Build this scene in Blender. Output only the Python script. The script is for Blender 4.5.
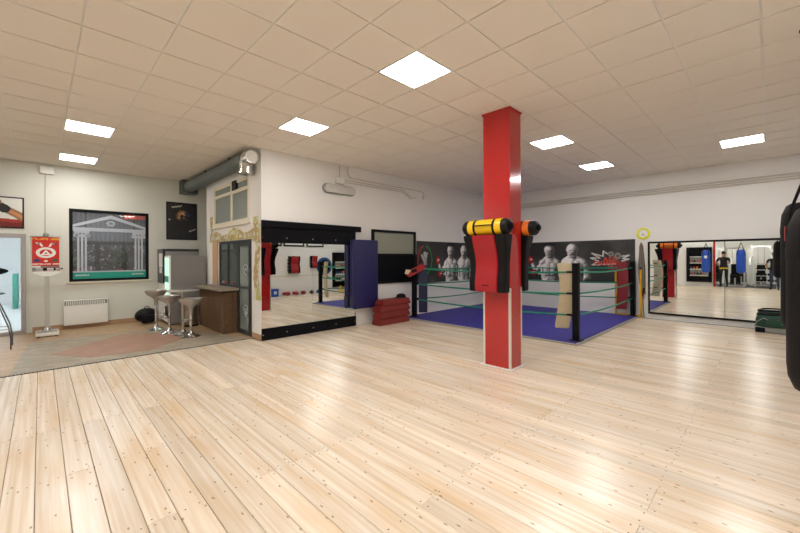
import bpy, bmesh, math, random
import numpy as np
from mathutils import Vector, Matrix
random.seed(7)
R = math.radians
for o in list(bpy.data.objects): bpy.data.objects.remove(o, do_unlink=True)
sc = bpy.context.scene
COL = sc.collection

# ---------------------------------------------------------------- camera
FPX, HY, YAW, ROLL = 365.12, 258.25, 0.7926, -0.0046      # photo fit, 800 x 533
CAMH, CEIL = 1.535, 3.61
cd = bpy.data.cameras.new('camera'); cam = bpy.data.objects.new('camera', cd); COL.objects.link(cam)
cd.sensor_width = 36; cd.lens = 36 * FPX / 800; cd.shift_y = -(266.5 - HY) / 800
cd.clip_start = 0.05
cam.matrix_world = (Matrix.Translation((0, 0, CAMH)) @ Matrix.Rotation(YAW - math.pi / 2, 4, 'Z')
                    @ Matrix.Rotation(math.pi / 2, 4, 'X') @ Matrix.Rotation(ROLL, 4, 'Z'))
sc.camera = cam
def project(x, y, z):
    r = x * math.sin(YAW) - y * math.cos(YAW); d = x * math.cos(YAW) + y * math.sin(YAW)
    if d < .05: return None
    return 400 + FPX * r / d, HY - FPX * (z - CAMH) / d, d
# ---------------------------------------------------------------- world and exposure
w = bpy.data.worlds.new('world'); sc.world = w; w.use_nodes = True
w.node_tree.nodes['Background'].inputs[0].default_value = (.02, .025, .035, 1)
w.node_tree.nodes['Background'].inputs[1].default_value = 1.0
sc.view_settings.view_transform = 'Standard'; sc.view_settings.look = 'None'
sc.view_settings.gamma = 1; sc.view_settings.use_curve_mapping = False
sc.view_settings.exposure = 0.95
LAMP = 17.0            # radiance of the ceiling LED panels

# ---------------------------------------------------------------- materials
def lin(c):
    if isinstance(c, str): c = [int(c[i:i + 2], 16) / 255 for i in (0, 2, 4)]
    return tuple((x / 12.92 if x <= .04045 else ((x + .055) / 1.055) ** 2.4) for x in c)
MATS = {}
def mat(name, col, rough=.5, metal=0, var=0, scale=8, bump=0, bscale=40, spec=.5, emit=0, coat=0):
    m = bpy.data.materials.new(name); m.use_nodes = True; MATS[name] = m
    nt = m.node_tree; b = nt.nodes['Principled BSDF']
    c = lin(col)
    b.inputs['Base Color'].default_value = (*c, 1); b.inputs['Roughness'].default_value = rough
    b.inputs['Metallic'].default_value = metal; b.inputs['Specular IOR Level'].default_value = spec
    b.inputs['Coat Weight'].default_value = coat
    tc = nt.nodes.new('ShaderNodeTexCoord')
    if var:
        n = nt.nodes.new('ShaderNodeTexNoise'); n.inputs['Scale'].default_value = scale; n.inputs['Detail'].default_value = 4
        nt.links.new(tc.outputs['Object'], n.inputs['Vector'])
        r = nt.nodes.new('ShaderNodeMix'); r.data_type = 'RGBA'
        r.inputs['A'].default_value = (*[x * (1 - var) for x in c], 1); r.inputs['B'].default_value = (*[min(1, x * (1 + var)) for x in c], 1)
        nt.links.new(n.outputs['Fac'], r.inputs['Factor']); nt.links.new(r.outputs['Result'], b.inputs['Base Color'])
    if bump:
        n2 = nt.nodes.new('ShaderNodeTexNoise'); n2.inputs['Scale'].default_value = bscale; n2.inputs['Detail'].default_value = 3
        nt.links.new(tc.outputs['Object'], n2.inputs['Vector'])
        bp = nt.nodes.new('ShaderNodeBump'); bp.inputs['Strength'].default_value = bump; bp.inputs['Distance'].default_value = .01
        nt.links.new(n2.outputs['Fac'], bp.inputs['Height']); nt.links.new(bp.outputs['Normal'], b.inputs['Normal'])
    if emit:
        b.inputs['Emission Color'].default_value = (*c, 1); b.inputs['Emission Strength'].default_value = emit
    return m
def glass_mat(name, tint, clear, rough=.02, body=None):
    """flat pane: partly see-through, partly a thin coloured film, with a mirror sheen"""
    m = bpy.data.materials.new(name); m.use_nodes = True; MATS[name] = m; nt = m.node_tree
    nt.nodes.remove(nt.nodes['Principled BSDF']); out = nt.nodes['Material Output']
    t = nt.nodes.new('ShaderNodeBsdfTransparent'); t.inputs[0].default_value = (*lin(tint), 1)
    d = nt.nodes.new('ShaderNodeBsdfDiffuse'); d.inputs[0].default_value = (*lin(body or tint), 1)
    g = nt.nodes.new('ShaderNodeBsdfGlossy'); g.inputs['Roughness'].default_value = rough
    a = nt.nodes.new('ShaderNodeMixShader'); a.inputs[0].default_value = clear
    nt.links.new(d.outputs[0], a.inputs[1]); nt.links.new(t.outputs[0], a.inputs[2])
    fr = nt.nodes.new('ShaderNodeFresnel'); fr.inputs[0].default_value = 1.45
    s = nt.nodes.new('ShaderNodeMixShader'); nt.links.new(fr.outputs[0], s.inputs[0])
    nt.links.new(a.outputs[0], s.inputs[1]); nt.links.new(g.outputs[0], s.inputs[2]); nt.links.new(s.outputs[0], out.inputs[0])
    return m
WALL = mat('wall_paint', 'ebe9e5', .75, var=.02, scale=1.2, bump=.04, bscale=90)
WALLA = mat('lounge_wall_paint', 'd6d6cb', 0.75, var=.025, scale=1.0, bump=.04, bscale=90)
TILEM = mat('ceiling_tile', 'ebe3d8', .9, var=.02, scale=60, bump=.12, bscale=220)
TBAR = mat('ceiling_grid_metal', 'e9e6e0', .6)
BLACKW = mat('black_lacquer', '0d0d12', .45, spec=.12, var=.15, scale=6)
BLACKR = mat('black_rubber', '101013', .55, spec=.15)
MIRROR = mat('mirror_glass', 'e9edea', .0, metal=1.0)
REDP = mat('red_gloss_paint', 'b41f20', .16, var=.03, scale=5, coat=.4)
REDV = mat('red_vinyl', 'a3141e', .38, var=.08, scale=9, bump=.15, bscale=14)
BLACKV = mat('black_vinyl', '101013', .4, spec=.2, var=.15, scale=9, bump=.15, bscale=16)
BAGBLK = mat('black_canvas', '141314', .62, spec=.2, var=.2, scale=12, bump=.2, bscale=30)
YELV = mat('yellow_vinyl', 'f2c40a', .4, var=.04)
ORGV = mat('orange_vinyl', 'f07a12', .4, var=.04)
ALU = mat('aluminium', 'b9b9b9', .35, metal=.9)
PERF = mat('perforated_edge_metal', 'd9d5cb', .5, metal=.2, var=.25, scale=120)
CHROME = mat('chrome', 'd6d6d8', .12, metal=1)
BRUSH = mat('brushed_steel', 'b3aea6', .3, metal=1, var=.08, scale=20)
SEATM = mat('silver_plastic', 'b9b5ae', .25, metal=.35)
GALV = mat('galvanised_duct', '77807e', .5, metal=.55, var=.14, scale=7)
SHINY = mat('bright_duct_metal', 'd5d3cc', .22, metal=1)
CANVAS = mat('ring_canvas_blue', '342f93', .6, var=.05, scale=3)
TRIMG = mat('ring_edge_trim', 'a9a7a0', .5)
ROPE = mat('green_rope', '0d8a68', .5)
NAVY = mat('navy_vinyl', '1d2145', .5, var=.1)
TAN = mat('tan_canvas', 'dccdab', .8, var=.1, scale=9, bump=.2, bscale=25)
MAROON = mat('maroon_vinyl', '7d1524', .5, var=.08)
BLUEMAT = mat('blue_gym_mat', '15134f', .5, var=.06, scale=6, bump=.06, bscale=60)
STEPRED = mat('red_step_pad', '7d221b', .55, var=.12, scale=7)
YELM = mat('yellow_steel', 'e6ae12', .45)
GREENF = mat('green_nylon', '12402f', .6, var=.2, scale=10)
GREYF = mat('grey_trim_fabric', '9c9c96', .7)
WHITEP = mat('white_plastic', 'e8e6df', .4)
WHITEM = mat('white_enamel', 'efefe9', .35)
GREYM = mat('grey_grille', '8d928c', .5, metal=.3)
DARKAL = mat('anthracite_aluminium', '3a3f42', .4, metal=.3)
CREAMF = mat('cream_window_frame', 'e2dac4', .5)
TANSTRIP = mat('tan_timber', 'c6a27c', .6, var=.12, scale=14)
BRICK = mat('brown_brick', '6b5036', .8, var=.35, scale=14)
MORTAR = mat('dark_mortar', '4b3626', .9)
SLABM = mat('stone_counter_top', '8d8271', .5, var=.15, scale=20)
VMSIDE = mat('vending_grey_steel', '8c8a87', .4, var=.03, metal=.2)
VMDARK = mat('vending_dark_panel', '26282b', .3)
VMLIT = mat('vending_lit_glass', 'c5f0dd', .2, emit=.4)
VMTEAL = mat('vending_teal_label', '2b9f94', .3)
TEAL = mat('teal_vinyl', '129a86', .5)
TERRA = mat('terracotta_base_tile', 'b08d6e', .6, var=.12, scale=6)
POT = mat('terracotta_pot', 'a8512f', .7)
LEAF = mat('plant_leaf', '4d6a45', .6, var=.2, scale=20)
DECAL = mat('white_frost_vinyl', 'b2b8c0', .6)
FRAMEB = mat('black_frame', '101113', .45, spec=.15)
UNDER = mat('underfloor', '4a3422', .9)
NAIL = mat('nail_steel', '3a3026', .5, metal=.3)
SKIN = mat('skin', 'c08a6c', .55)
HAIR = mat('dark_hair', '1d1613', .7)
CLOTHB = mat('black_cotton', '17171a', .85)
DENIM = mat('blue_denim', '2f3f5e', .85, var=.15, scale=30)
GYMW = mat('gym_white_steel', 'dcdcd8', .35)
GYMFL = mat('gym_dark_floor', '3d3c3b', .7)
BLUEB = mat('blue_bag_vinyl', '1c4db4', .4, var=.05)
YARROW = mat('clock_yellow', 'e8e312', .4)
BROWN = mat('brown_leather', '5d3a22', .5, var=.2)
BLUEG = mat('blue_leather', '1b4d86', .45)
PALEROOM = mat('pale_room_paint', 'e9edee', .8)
LAMPM = mat('led_panel', 'fbf9f7', .5, emit=LAMP)
GLASS = glass_mat('clear_glass', 'f0f3f3', .95)
SMOKE = glass_mat('grey_green_glass', 'a9b4b0', .45, .03, '707b76')
PALEG = glass_mat('pale_grey_glass', 'b9c4c0', .25, .05, '9aa49e')
FROST = glass_mat('frosted_glass', 'c9cdc3', .25, .25, 'a8ab9c')

def wood_mat():
    m = bpy.data.materials.new('pine_board'); m.use_nodes = True; nt = m.node_tree; b = nt.nodes['Principled BSDF']; L = nt.links.new
    tc = nt.nodes.new('ShaderNodeTexCoord'); oi = nt.nodes.new('ShaderNodeObjectInfo')
    mul = nt.nodes.new('ShaderNodeVectorMath'); mul.operation = 'SCALE'; mul.inputs[0].default_value = (37, 91, 13); L(oi.outputs['Random'], mul.inputs['Scale'])
    add = nt.nodes.new('ShaderNodeVectorMath'); add.operation = 'ADD'; L(tc.outputs['Object'], add.inputs[0]); L(mul.outputs[0], add.inputs[1])
    mp = nt.nodes.new('ShaderNodeMapping'); mp.inputs['Scale'].default_value = (34, .8, 10); L(add.outputs[0], mp.inputs['Vector'])
    n = nt.nodes.new('ShaderNodeTexNoise'); n.inputs['Scale'].default_value = 1; n.inputs['Detail'].default_value = 5; n.inputs['Distortion'].default_value = .35; L(mp.outputs[0], n.inputs['Vector'])
    cr = nt.nodes.new('ShaderNodeValToRGB'); e = cr.color_ramp.elements
    e[0].position = .32; e[0].color = (*lin('ddc8ac'), 1); e[1].position = .68; e[1].color = (*lin('efe4d4'), 1); L(n.outputs['Fac'], cr.inputs[0])
    # broad warm staining
    mp2 = nt.nodes.new('ShaderNodeMapping'); mp2.inputs['Scale'].default_value = (5, .9, 3); L(add.outputs[0], mp2.inputs['Vector'])
    n2 = nt.nodes.new('ShaderNodeTexNoise'); n2.inputs['Scale'].default_value = 1; n2.inputs['Detail'].default_value = 2; L(mp2.outputs[0], n2.inputs['Vector'])
    r2 = nt.nodes.new('ShaderNodeMapRange'); r2.inputs['From Min'].default_value = .5; r2.inputs['From Max'].default_value = .75; r2.inputs['To Max'].default_value = .65; L(n2.outputs['Fac'], r2.inputs['Value'])
    mx = nt.nodes.new('ShaderNodeMix'); mx.data_type = 'RGBA'; L(r2.outputs[0], mx.inputs['Factor']); L(cr.outputs[0], mx.inputs['A']); mx.inputs['B'].default_value = (*lin('d9b686'), 1)
    # per-board tint
    r3 = nt.nodes.new('ShaderNodeMapRange'); r3.inputs['To Min'].default_value = .9; r3.inputs['To Max'].default_value = 1.08; L(oi.outputs['Random'], r3.inputs['Value'])
    hv = nt.nodes.new('ShaderNodeHueSaturation'); L(r3.outputs[0], hv.inputs['Value']); L(mx.outputs['Result'], hv.inputs['Color'])
    # knots
    mp3 = nt.nodes.new('ShaderNodeMapping'); mp3.inputs['Scale'].default_value = (8, 3.2, 1); L(add.outputs[0], mp3.inputs['Vector'])
    v = nt.nodes.new('ShaderNodeTexVoronoi'); v.inputs['Scale'].default_value = 1; v.voronoi_dimensions = '2D'; L(mp3.outputs[0], v.inputs['Vector'])
    r4 = nt.nodes.new('ShaderNodeMapRange'); r4.inputs['From Min'].default_value = .02; r4.inputs['From Max'].default_value = .06; r4.inputs['To Min'].default_value = .75; r4.inputs['To Max'].default_value = 0; L(v.outputs['Distance'], r4.inputs['Value'])
    mk = nt.nodes.new('ShaderNodeMix'); mk.data_type = 'RGBA'; L(r4.outputs[0], mk.inputs['Factor']); L(hv.outputs[0], mk.inputs['A']); mk.inputs['B'].default_value = (*lin('8a5c34'), 1)
    L(mk.outputs['Result'], b.inputs['Base Color'])
    rr = nt.nodes.new('ShaderNodeMapRange'); rr.inputs['To Min'].default_value = .17; rr.inputs['To Max'].default_value = .3; L(n.outputs['Fac'], rr.inputs['Value']); L(rr.outputs[0], b.inputs['Roughness'])
    bp = nt.nodes.new('ShaderNodeBump'); bp.inputs['Strength'].default_value = .08; bp.inputs['Distance'].default_value = .004; L(n.outputs['Fac'], bp.inputs['Height']); L(bp.outputs[0], b.inputs['Normal'])
    return m
WOOD = wood_mat()
def tile_mat(name, c1, c2, grout, size, rot=0):
    m = bpy.data.materials.new(name); m.use_nodes = True; nt = m.node_tree; b = nt.nodes['Principled BSDF']; L = nt.links.new
    tc = nt.nodes.new('ShaderNodeTexCoord'); mp = nt.nodes.new('ShaderNodeMapping'); mp.inputs['Rotation'].default_value = (0, 0, rot); L(tc.outputs['Object'], mp.inputs['Vector'])
    br = nt.nodes.new('ShaderNodeTexBrick'); L(mp.outputs[0], br.inputs['Vector'])
    br.inputs['Color1'].default_value = (*lin(c1), 1); br.inputs['Color2'].default_value = (*lin(c2), 1); br.inputs['Mortar'].default_value = (*lin(grout), 1)
    br.inputs['Scale'].default_value = 1; br.inputs['Brick Width'].default_value = size * 2; br.inputs['Row Height'].default_value = size; br.inputs['Mortar Size'].default_value = .004
    n = nt.nodes.new('ShaderNodeTexNoise'); n.inputs['Scale'].default_value = 5; n.inputs['Detail'].default_value = 5; L(tc.outputs['Object'], n.inputs['Vector'])
    mr = nt.nodes.new('ShaderNodeMapRange'); mr.inputs['To Min'].default_value = .8; mr.inputs['To Max'].default_value = 1.2; L(n.outputs['Fac'], mr.inputs['Value'])
    hv = nt.nodes.new('ShaderNodeHueSaturation'); L(mr.outputs[0], hv.inputs['Value']); L(br.outputs['Color'], hv.inputs['Color']); L(hv.outputs[0], b.inputs['Base Color'])
    b.inputs['Roughness'].default_value = .4
    return m
TILE_BEIGE = tile_mat('beige_floor_tile', 'bda07c', 'b29370', 'a28a6c', .12)
TILE_GREY = tile_mat('grey_slate_tile', 'aaa08c', '948a78', '8f8676', .12, .3)
TILE_PINK = tile_mat('pink_terracotta_tile', 'aa8169', '9f765f', '98806f', .1)
PRINT = bpy.data.materials.new('flat_print'); PRINT.use_nodes = True
_a = PRINT.node_tree.nodes.new('ShaderNodeVertexColor'); _a.layer_name = 'Col'
PRINT.node_tree.links.new(_a.outputs[0], PRINT.node_tree.nodes['Principled BSDF'].inputs['Base Color'])
PRINT.node_tree.nodes['Principled BSDF'].inputs['Roughness'].default_value = .45

# ---------------------------------------------------------------- geometry helpers
class MB:
    def __init__(s): s.b = bmesh.new()
    def box(s, x0, x1, y0, y1, z0, z1, bev=0, seg=1):
        vs = bmesh.ops.create_cube(s.b, size=1)['verts']
        for v in vs:
            v.co = ((x0 + x1) / 2 + v.co.x * (x1 - x0), (y0 + y1) / 2 + v.co.y * (y1 - y0), (z0 + z1) / 2 + v.co.z * (z1 - z0))
        if bev:
            es = list({e for v in vs for e in v.link_edges})
            bmesh.ops.bevel(s.b, geom=es, offset=bev, segments=seg, affect='EDGES', profile=.5)
        return s
    def cyl(s, p0, p1, r, n=12, r2=None, caps=True):
        p0 = Vector(p0); p1 = Vector(p1); d = p1 - p0
        q = Vector((0, 0, 1)).rotation_difference(d.normalized()).to_matrix().to_4x4()
        bmesh.ops.create_cone(s.b, cap_ends=caps, cap_tris=False, segments=n, radius1=r, radius2=r if r2 is None else r2, depth=d.length,
                              matrix=Matrix.Translation((p0 + p1) / 2) @ q)
        return s
    def tube(s, pts, r, n=8, closed=False):
        pts = [Vector(p) for p in pts]; rings = []; up = None; N = len(pts)
        for i, p in enumerate(pts):
            if closed: t = (pts[(i + 1) % N] - pts[i - 1]).normalized()
            else: t = (pts[min(i + 1, N - 1)] - pts[max(i - 1, 0)]).normalized()
            if up is None: up = t.orthogonal().normalized()
            up = (up - t * up.dot(t)).normalized(); sd = t.cross(up)
            rr = r[i] if isinstance(r, (list, tuple)) else r
            rings.append([s.b.verts.new(p + (up * math.cos(2 * math.pi * k / n) + sd * math.sin(2 * math.pi * k / n)) * rr) for k in range(n)])
        for i in range(N if closed else N - 1):
            a, b = rings[i], rings[(i + 1) % N]
            for k in range(n): s.b.faces.new((a[k], a[(k + 1) % n], b[(k + 1) % n], b[k]))
        if not closed:
            s.b.faces.new(rings[0][::-1]); s.b.faces.new(rings[-1])
        return s
    def lathe(s, prof, c=(0, 0, 0), n=20, sx=1, sy=1):
        c = Vector(c); rings = []
        for r, z in prof:
            if r < 1e-5: rings.append([s.b.verts.new(c + Vector((0, 0, z)))])
            else: rings.append([s.b.verts.new(c + Vector((r * sx * math.cos(2 * math.pi * k / n), r * sy * math.sin(2 * math.pi * k / n), z))) for k in range(n)])
        for a, b in zip(rings, rings[1:]):
            for k in range(n):
                k2 = (k + 1) % n
                if len(a) == 1 and len(b) == 1: continue
                if len(a) == 1: s.b.faces.new((a[0], b[k2], b[k]))
                elif len(b) == 1: s.b.faces.new((a[k], a[k2], b[0]))
                else: s.b.faces.new((a[k], a[k2], b[k2], b[k]))
        for g, f in ((rings[0], True), (rings[-1], False)):
            if len(g) > 1: s.b.faces.new(g[::-1] if f else g)
        return s
    def prism(s, poly, f0, f1):
        """poly: 2-D points; f0, f1 map a 2-D point to the two ends"""
        a = [s.b.verts.new(f0(*p)) for p in poly]; b = [s.b.verts.new(f1(*p)) for p in poly]; n = len(poly)
        s.b.faces.new(a); s.b.faces.new(b[::-1])
        for k in range(n): s.b.faces.new((a[k], b[k], b[(k + 1) % n], a[(k + 1) % n]))
        return s
    def ell(s, c, r, u=14, v=10):
        bmesh.ops.create_uvsphere(s.b, u_segments=u, v_segments=v, radius=1, matrix=Matrix.Translation(c) @ Matrix.Diagonal((*r, 1)))
        return s
    def xf(s, M):
        bmesh.ops.transform(s.b, matrix=M, verts=s.b.verts); return s
LOC = {}
def wl(p): return LOC.get(p.name, Vector((0, 0, 0))) if p else Vector((0, 0, 0))
def ob(name, mb, material, parent=None, smooth=None, local=False):
    """one mesh object; geometry is given in world space unless local"""
    b = mb.b; bmesh.ops.recalc_face_normals(b, faces=b.faces)
    me = bpy.data.meshes.new(name)
    off = Vector((0, 0, 0))
    if not local:
        if parent: off = wl(parent)
        else:
            xs = [v.co for v in b.verts]
            off = Vector(((min(v.x for v in xs) + max(v.x for v in xs)) / 2, (min(v.y for v in xs) + max(v.y for v in xs)) / 2, min(v.z for v in xs)))
        for v in b.verts: v.co -= off
    b.to_mesh(me); b.free()
    if material: me.materials.append(material)
    if smooth is not None:
        me.shade_smooth() if smooth is True else me.set_sharp_from_angle(angle=R(smooth))
    o = bpy.data.objects.new(name, me); COL.objects.link(o)
    if parent: o.parent = parent; LOC[o.name] = Vector(wl(parent)) if not local else Vector(wl(parent))
    else: o.location = off; LOC[o.name] = off
    return o
def tag(o, label, cat, group=None):
    o['label'] = label; o['category'] = cat
    if group: o['group'] = group
    return o
def thing(name, label, cat, loc=(0, 0, 0), group=None):
    o = bpy.data.objects.new(name, None); COL.objects.link(o); o.location = loc; o.empty_display_size = .1
    LOC[o.name] = Vector(loc); return tag(o, label, cat, group)
def struct(o): o['kind'] = 'structure'; return o
def stuff(o): o['kind'] = 'stuff'; return o
def grid_print(name, org, ex, ey, nx, ny, fn, parent, thick=None):
    """flat print: fn(S, T) gives sRGB arrays, S and T in metres along ex and ey"""
    org = Vector(org) - wl(parent); ex = Vector(ex); ey = Vector(ey); W, H = ex.length, ey.length
    S, T = np.meshgrid(np.linspace(0, W, nx), np.linspace(0, H, ny))
    rgb = np.clip(np.stack(fn(S, T), -1), 0, 1); rgb = np.where(rgb <= .04045, rgb / 12.92, ((rgb + .055) / 1.055) ** 2.4)
    o_ = np.array(org); P = o_ + (S / W)[..., None] * np.array(ex) + (T / H)[..., None] * np.array(ey)
    idx = np.arange(nx * ny).reshape(ny, nx)
    F = np.stack([idx[:-1, :-1], idx[:-1, 1:], idx[1:, 1:], idx[1:, :-1]], -1).reshape(-1, 4)
    me = bpy.data.meshes.new(name); me.from_pydata(P.reshape(-1, 3).tolist(), [], F.tolist())
    ca = me.color_attributes.new('Col', 'FLOAT_COLOR', 'POINT')
    ca.data.foreach_set('color', np.concatenate([rgb.reshape(-1, 3), np.ones((nx * ny, 1))], 1).ravel().astype(np.float32))
    me.materials.append(PRINT); o = bpy.data.objects.new(name, me); COL.objects.link(o); o.parent = parent; LOC[o.name] = Vector(wl(parent))
    return o
def vnoise(S, T, f, seed):
    rs = np.random.RandomState(seed); G = rs.rand(64, 64); x = S * f; y = T * f
    xi = np.floor(x).astype(int); yi = np.floor(y).astype(int); fx = x - xi; fy = y - yi
    fx = fx * fx * (3 - 2 * fx); fy = fy * fy * (3 - 2 * fy); g = lambda a, b: G[a % 64, b % 64]
    return (g(xi, yi) * (1 - fx) + g(xi + 1, yi) * fx) * (1 - fy) + (g(xi, yi + 1) * (1 - fx) + g(xi + 1, yi + 1) * fx) * fy
def fbm(S, T, f, seed): return sum(vnoise(S, T, f * 2 ** k, seed + k) * .5 ** k for k in range(4)) / 1.875
def text_mesh(name, body, size, org, ex, ey, material, parent, extrude=.002):
    cu = bpy.data.curves.new(name, 'FONT'); cu.body = body; cu.size = size; cu.extrude = extrude; cu.align_x = 'CENTER'; cu.align_y = 'CENTER'; cu.resolution_u = 2; cu.offset = size * .035
    t = bpy.data.objects.new(name, cu); COL.objects.link(t); bpy.context.view_layer.update()
    me = bpy.data.meshes.new_from_object(t.evaluated_get(bpy.context.evaluated_depsgraph_get()))
    bpy.data.objects.remove(t, do_unlink=True)
    ex = Vector(ex).normalized(); ey = Vector(ey).normalized(); ez = ex.cross(ey); org = Vector(org) - wl(parent)
    M = Matrix(((ex.x, ey.x, ez.x, org.x), (ex.y, ey.y, ez.y, org.y), (ex.z, ey.z, ez.z, org.z), (0, 0, 0, 1)))
    me.transform(M); me.materials.clear(); me.materials.append(material)
    o = bpy.data.objects.new(name, me); COL.objects.link(o); o.parent = parent; return o
def copy_tree(o, parent=None, skip=()):
    c = o.copy(); COL.objects.link(c); c.parent = parent
    for ch in [x for x in bpy.data.objects if x.parent == o]: copy_tree(ch, c)
    return c

# ---------------------------------------------------------------- room shell
UD, VC, VA, UB, VE, UF = 10.9, 6.68, 10.95, 2.95, -1.05, -3.0
VBE, VW = 9.83, 7.05         # end of the office block, edge of the boarded floor
T = .12
def wallbox(name, m, boxes):
    mb = MB()
    for b in boxes: mb.box(*b)
    return struct(ob(name, mb, m))
CT = CEIL + .25
wallbox('wall_mirror_side', WALL, [(UB, UD + T, VC, VC + T, 0, CT)])
wallbox('wall_ring_end', WALL, [(UD, UD + T, VE - T, VC, 0, CT)])
wallbox('wall_near', WALL, [(UF - T, UD, VE - T, VE, 0, CT)])
# lounge wall with window and door openings
WX0, WX1, WZ0, WZ1 = .46, 1.94, 1.04, 2.68
DX0, DX1, DZ1 = -1.2, -.21, 2.08
wallbox('wall_lounge', WALLA, [(UF - T, DX0, VA, VA + T, 0, CT), (DX0, DX1, VA, VA + T, DZ1, CT), (DX1, WX0, VA, VA + T, 0, CT),
        (WX0, WX1, VA, VA + T, 0, WZ0), (WX0, WX1, VA, VA + T, WZ1, CT), (WX1, 3.7, VA, VA + T, 0, CT)])
wallbox('wall_lounge_return', WALLA, [(3.6, 3.7, VBE, VA, 0, CT)])
# office block wall facing the lounge
OV0, OV1, OZ1 = 7.13, 8.92, 1.93
HV0, HV1, HZ0, HZ1 = 7.22, 9.27, 2.27, 3.2
wallbox('wall_office', WALL, [(UB, UB + T, VC + T, OV0, 0, HZ0), (UB, UB + T, OV0, OV1, OZ1, HZ0), (UB, UB + T, OV1, VBE, 0, HZ0),
        (UB, UB + T, VC + T, HV0, HZ0, CT), (UB, UB + T, HV1, VBE, HZ0, CT), (UB, UB + T, HV0, HV1, HZ1, CT)])
wallbox('wall_office_inner', WALL, [(4.6, 4.7, VC + T, VBE, 0, CT), (UB + T, 4.6, VBE - T, VBE, 0, CT), (UB + T, 4.6, VC + T, VBE - T, 2.1, 2.2)])
# end wall behind the camera, with the opening to the weights room
FO0, FO1, FOZ = -.2, 2.0, 2.75
wallbox('wall_far_end', WALL, [(UF - T, UF, VE, FO0, 0, CT), (UF - T, UF, FO0, FO1, FOZ, CT), (UF - T, UF, FO1, VA, 0, CT)])
# ---- boarded floor
floor = struct(ob('floor', MB().box(UF, UD, VE, VC, -.12, -.022).box(UF, UB, VC, VW, -.12, -.022), UNDER))
BW = .155
rows = [.53 + k * 1.0 for k in range(-1, 7)]
meshes = {}
def board(u, v0, v1):
    L = round(v1 - v0, 2); key = L
    if key not in meshes:
        b = bmesh.new(); x0, x1 = -BW / 2 + .0016, BW / 2 - .0016; h = L / 2 - .0012
        pr = [(x0, -.022), (x0, -.003), (x0 + .003, 0), (x1 - .003, 0), (x1, -.003), (x1, -.022)]
        MBt = MB(); MBt.b.free(); MBt.b = b; MBt.prism(pr, lambda x, z: (x, -h, z), lambda x, z: (x, h, z))
        bmesh.ops.recalc_face_normals(b, faces=b.faces)
        me = bpy.data.meshes.new('floor_board'); b.to_mesh(me); b.free(); me.materials.append(WOOD); meshes[key] = me
    o = bpy.data.objects.new('floor_board', meshes[key]); COL.objects.link(o)
    o.parent = floor; o.location = Vector((u, (v0 + v1) / 2, 0)) - LOC['floor']
nails = MB(); nb = 0
N = int((UD - UF) / BW) + 1
for i in range(N):
    u = -.03 + BW / 2 + (i - 20) * BW
    if u - BW / 2 < UF or u + BW / 2 > UD: continue
    end = VW if u < UB - .02 else VC
    cuts = [VE]; k = random.choice([1, 2, 3])
    while rows[k] < end - .9:
        cuts.append(rows[k]); k += random.choice([2, 3, 3, 4])
        if k >= len(rows): break
    cuts.append(end)
    if abs(u - 0) < 30:
        for a, b_ in zip(cuts, cuts[1:]): board(u, a, b_); nb += 1
    p = None
    for r in rows:
        if r > end - .1: continue
        for du in (-.045, .045):
            for dv in ((-.03, .03) if r in cuts else (0,)):
                q = (u + du + random.uniform(-.008, .008), r + dv + random.uniform(-.012, .012))
                if math.hypot(q[0], q[1]) > 9 or q[0] < -.6: continue
                vs = [nails.b.verts.new((q[0] + .0055 * math.cos(t * math.pi / 3), q[1] + .0055 * math.sin(t * math.pi / 3), .0006)) for t in range(6)]
                nails.b.faces.new(vs)
stuff(ob('nail_head', nails, NAIL, floor))
# ---- lounge floor: tiled, with slate band and terracotta field
lf = struct(ob('floor_lounge', MB().box(UF, 4.6, VW + .001, VA, -.12, 0), TILE_BEIGE))
def slab(name, poly, z0, z1, m, parent):
    return ob(name, MB().prism(poly, lambda x, y: (x, y, z0), lambda x, y: (x, y, z1)), m, parent)
slab('slate_band', [(-.3, VW + .03), (2.9, VW + .03), (2.6, 7.9), (2.3, 8.9), (1.4, 9.5), (.7, 9.65), (-.15, 9.65)], 0, .002, TILE_GREY, lf)
slab('terracotta_field', [(.1, 8.2), (1.19, 9.32), (1.85, 8.9), (2.02, 8.0), (1.3, 7.35), (.55, 7.5)], .002, .004, TILE_PINK, lf)
tb = MB(); tb.box(UF, UB, VW - .012, VW + .028, -.01, .006, .002)
tr = struct(ob('trim_1', tb, FRAMEB))
for k in range(96):
    x = -.5 + k * .036
    if x < UB - .03: ob('stud', MB().box(x, x + .016, VW, VW + .016, .006, .009), TRIMG, tr)
bl = MB(); struct(ob('baseboard_lounge', MB().box(DX1 + .09, 2.1, VA - .018, VA, 0, .11), TERRA))
struct(ob('baseboard_office', MB().box(UB - .015, UB, VC + .02, OV0 - .03, 0, .11), TERRA))
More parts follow.
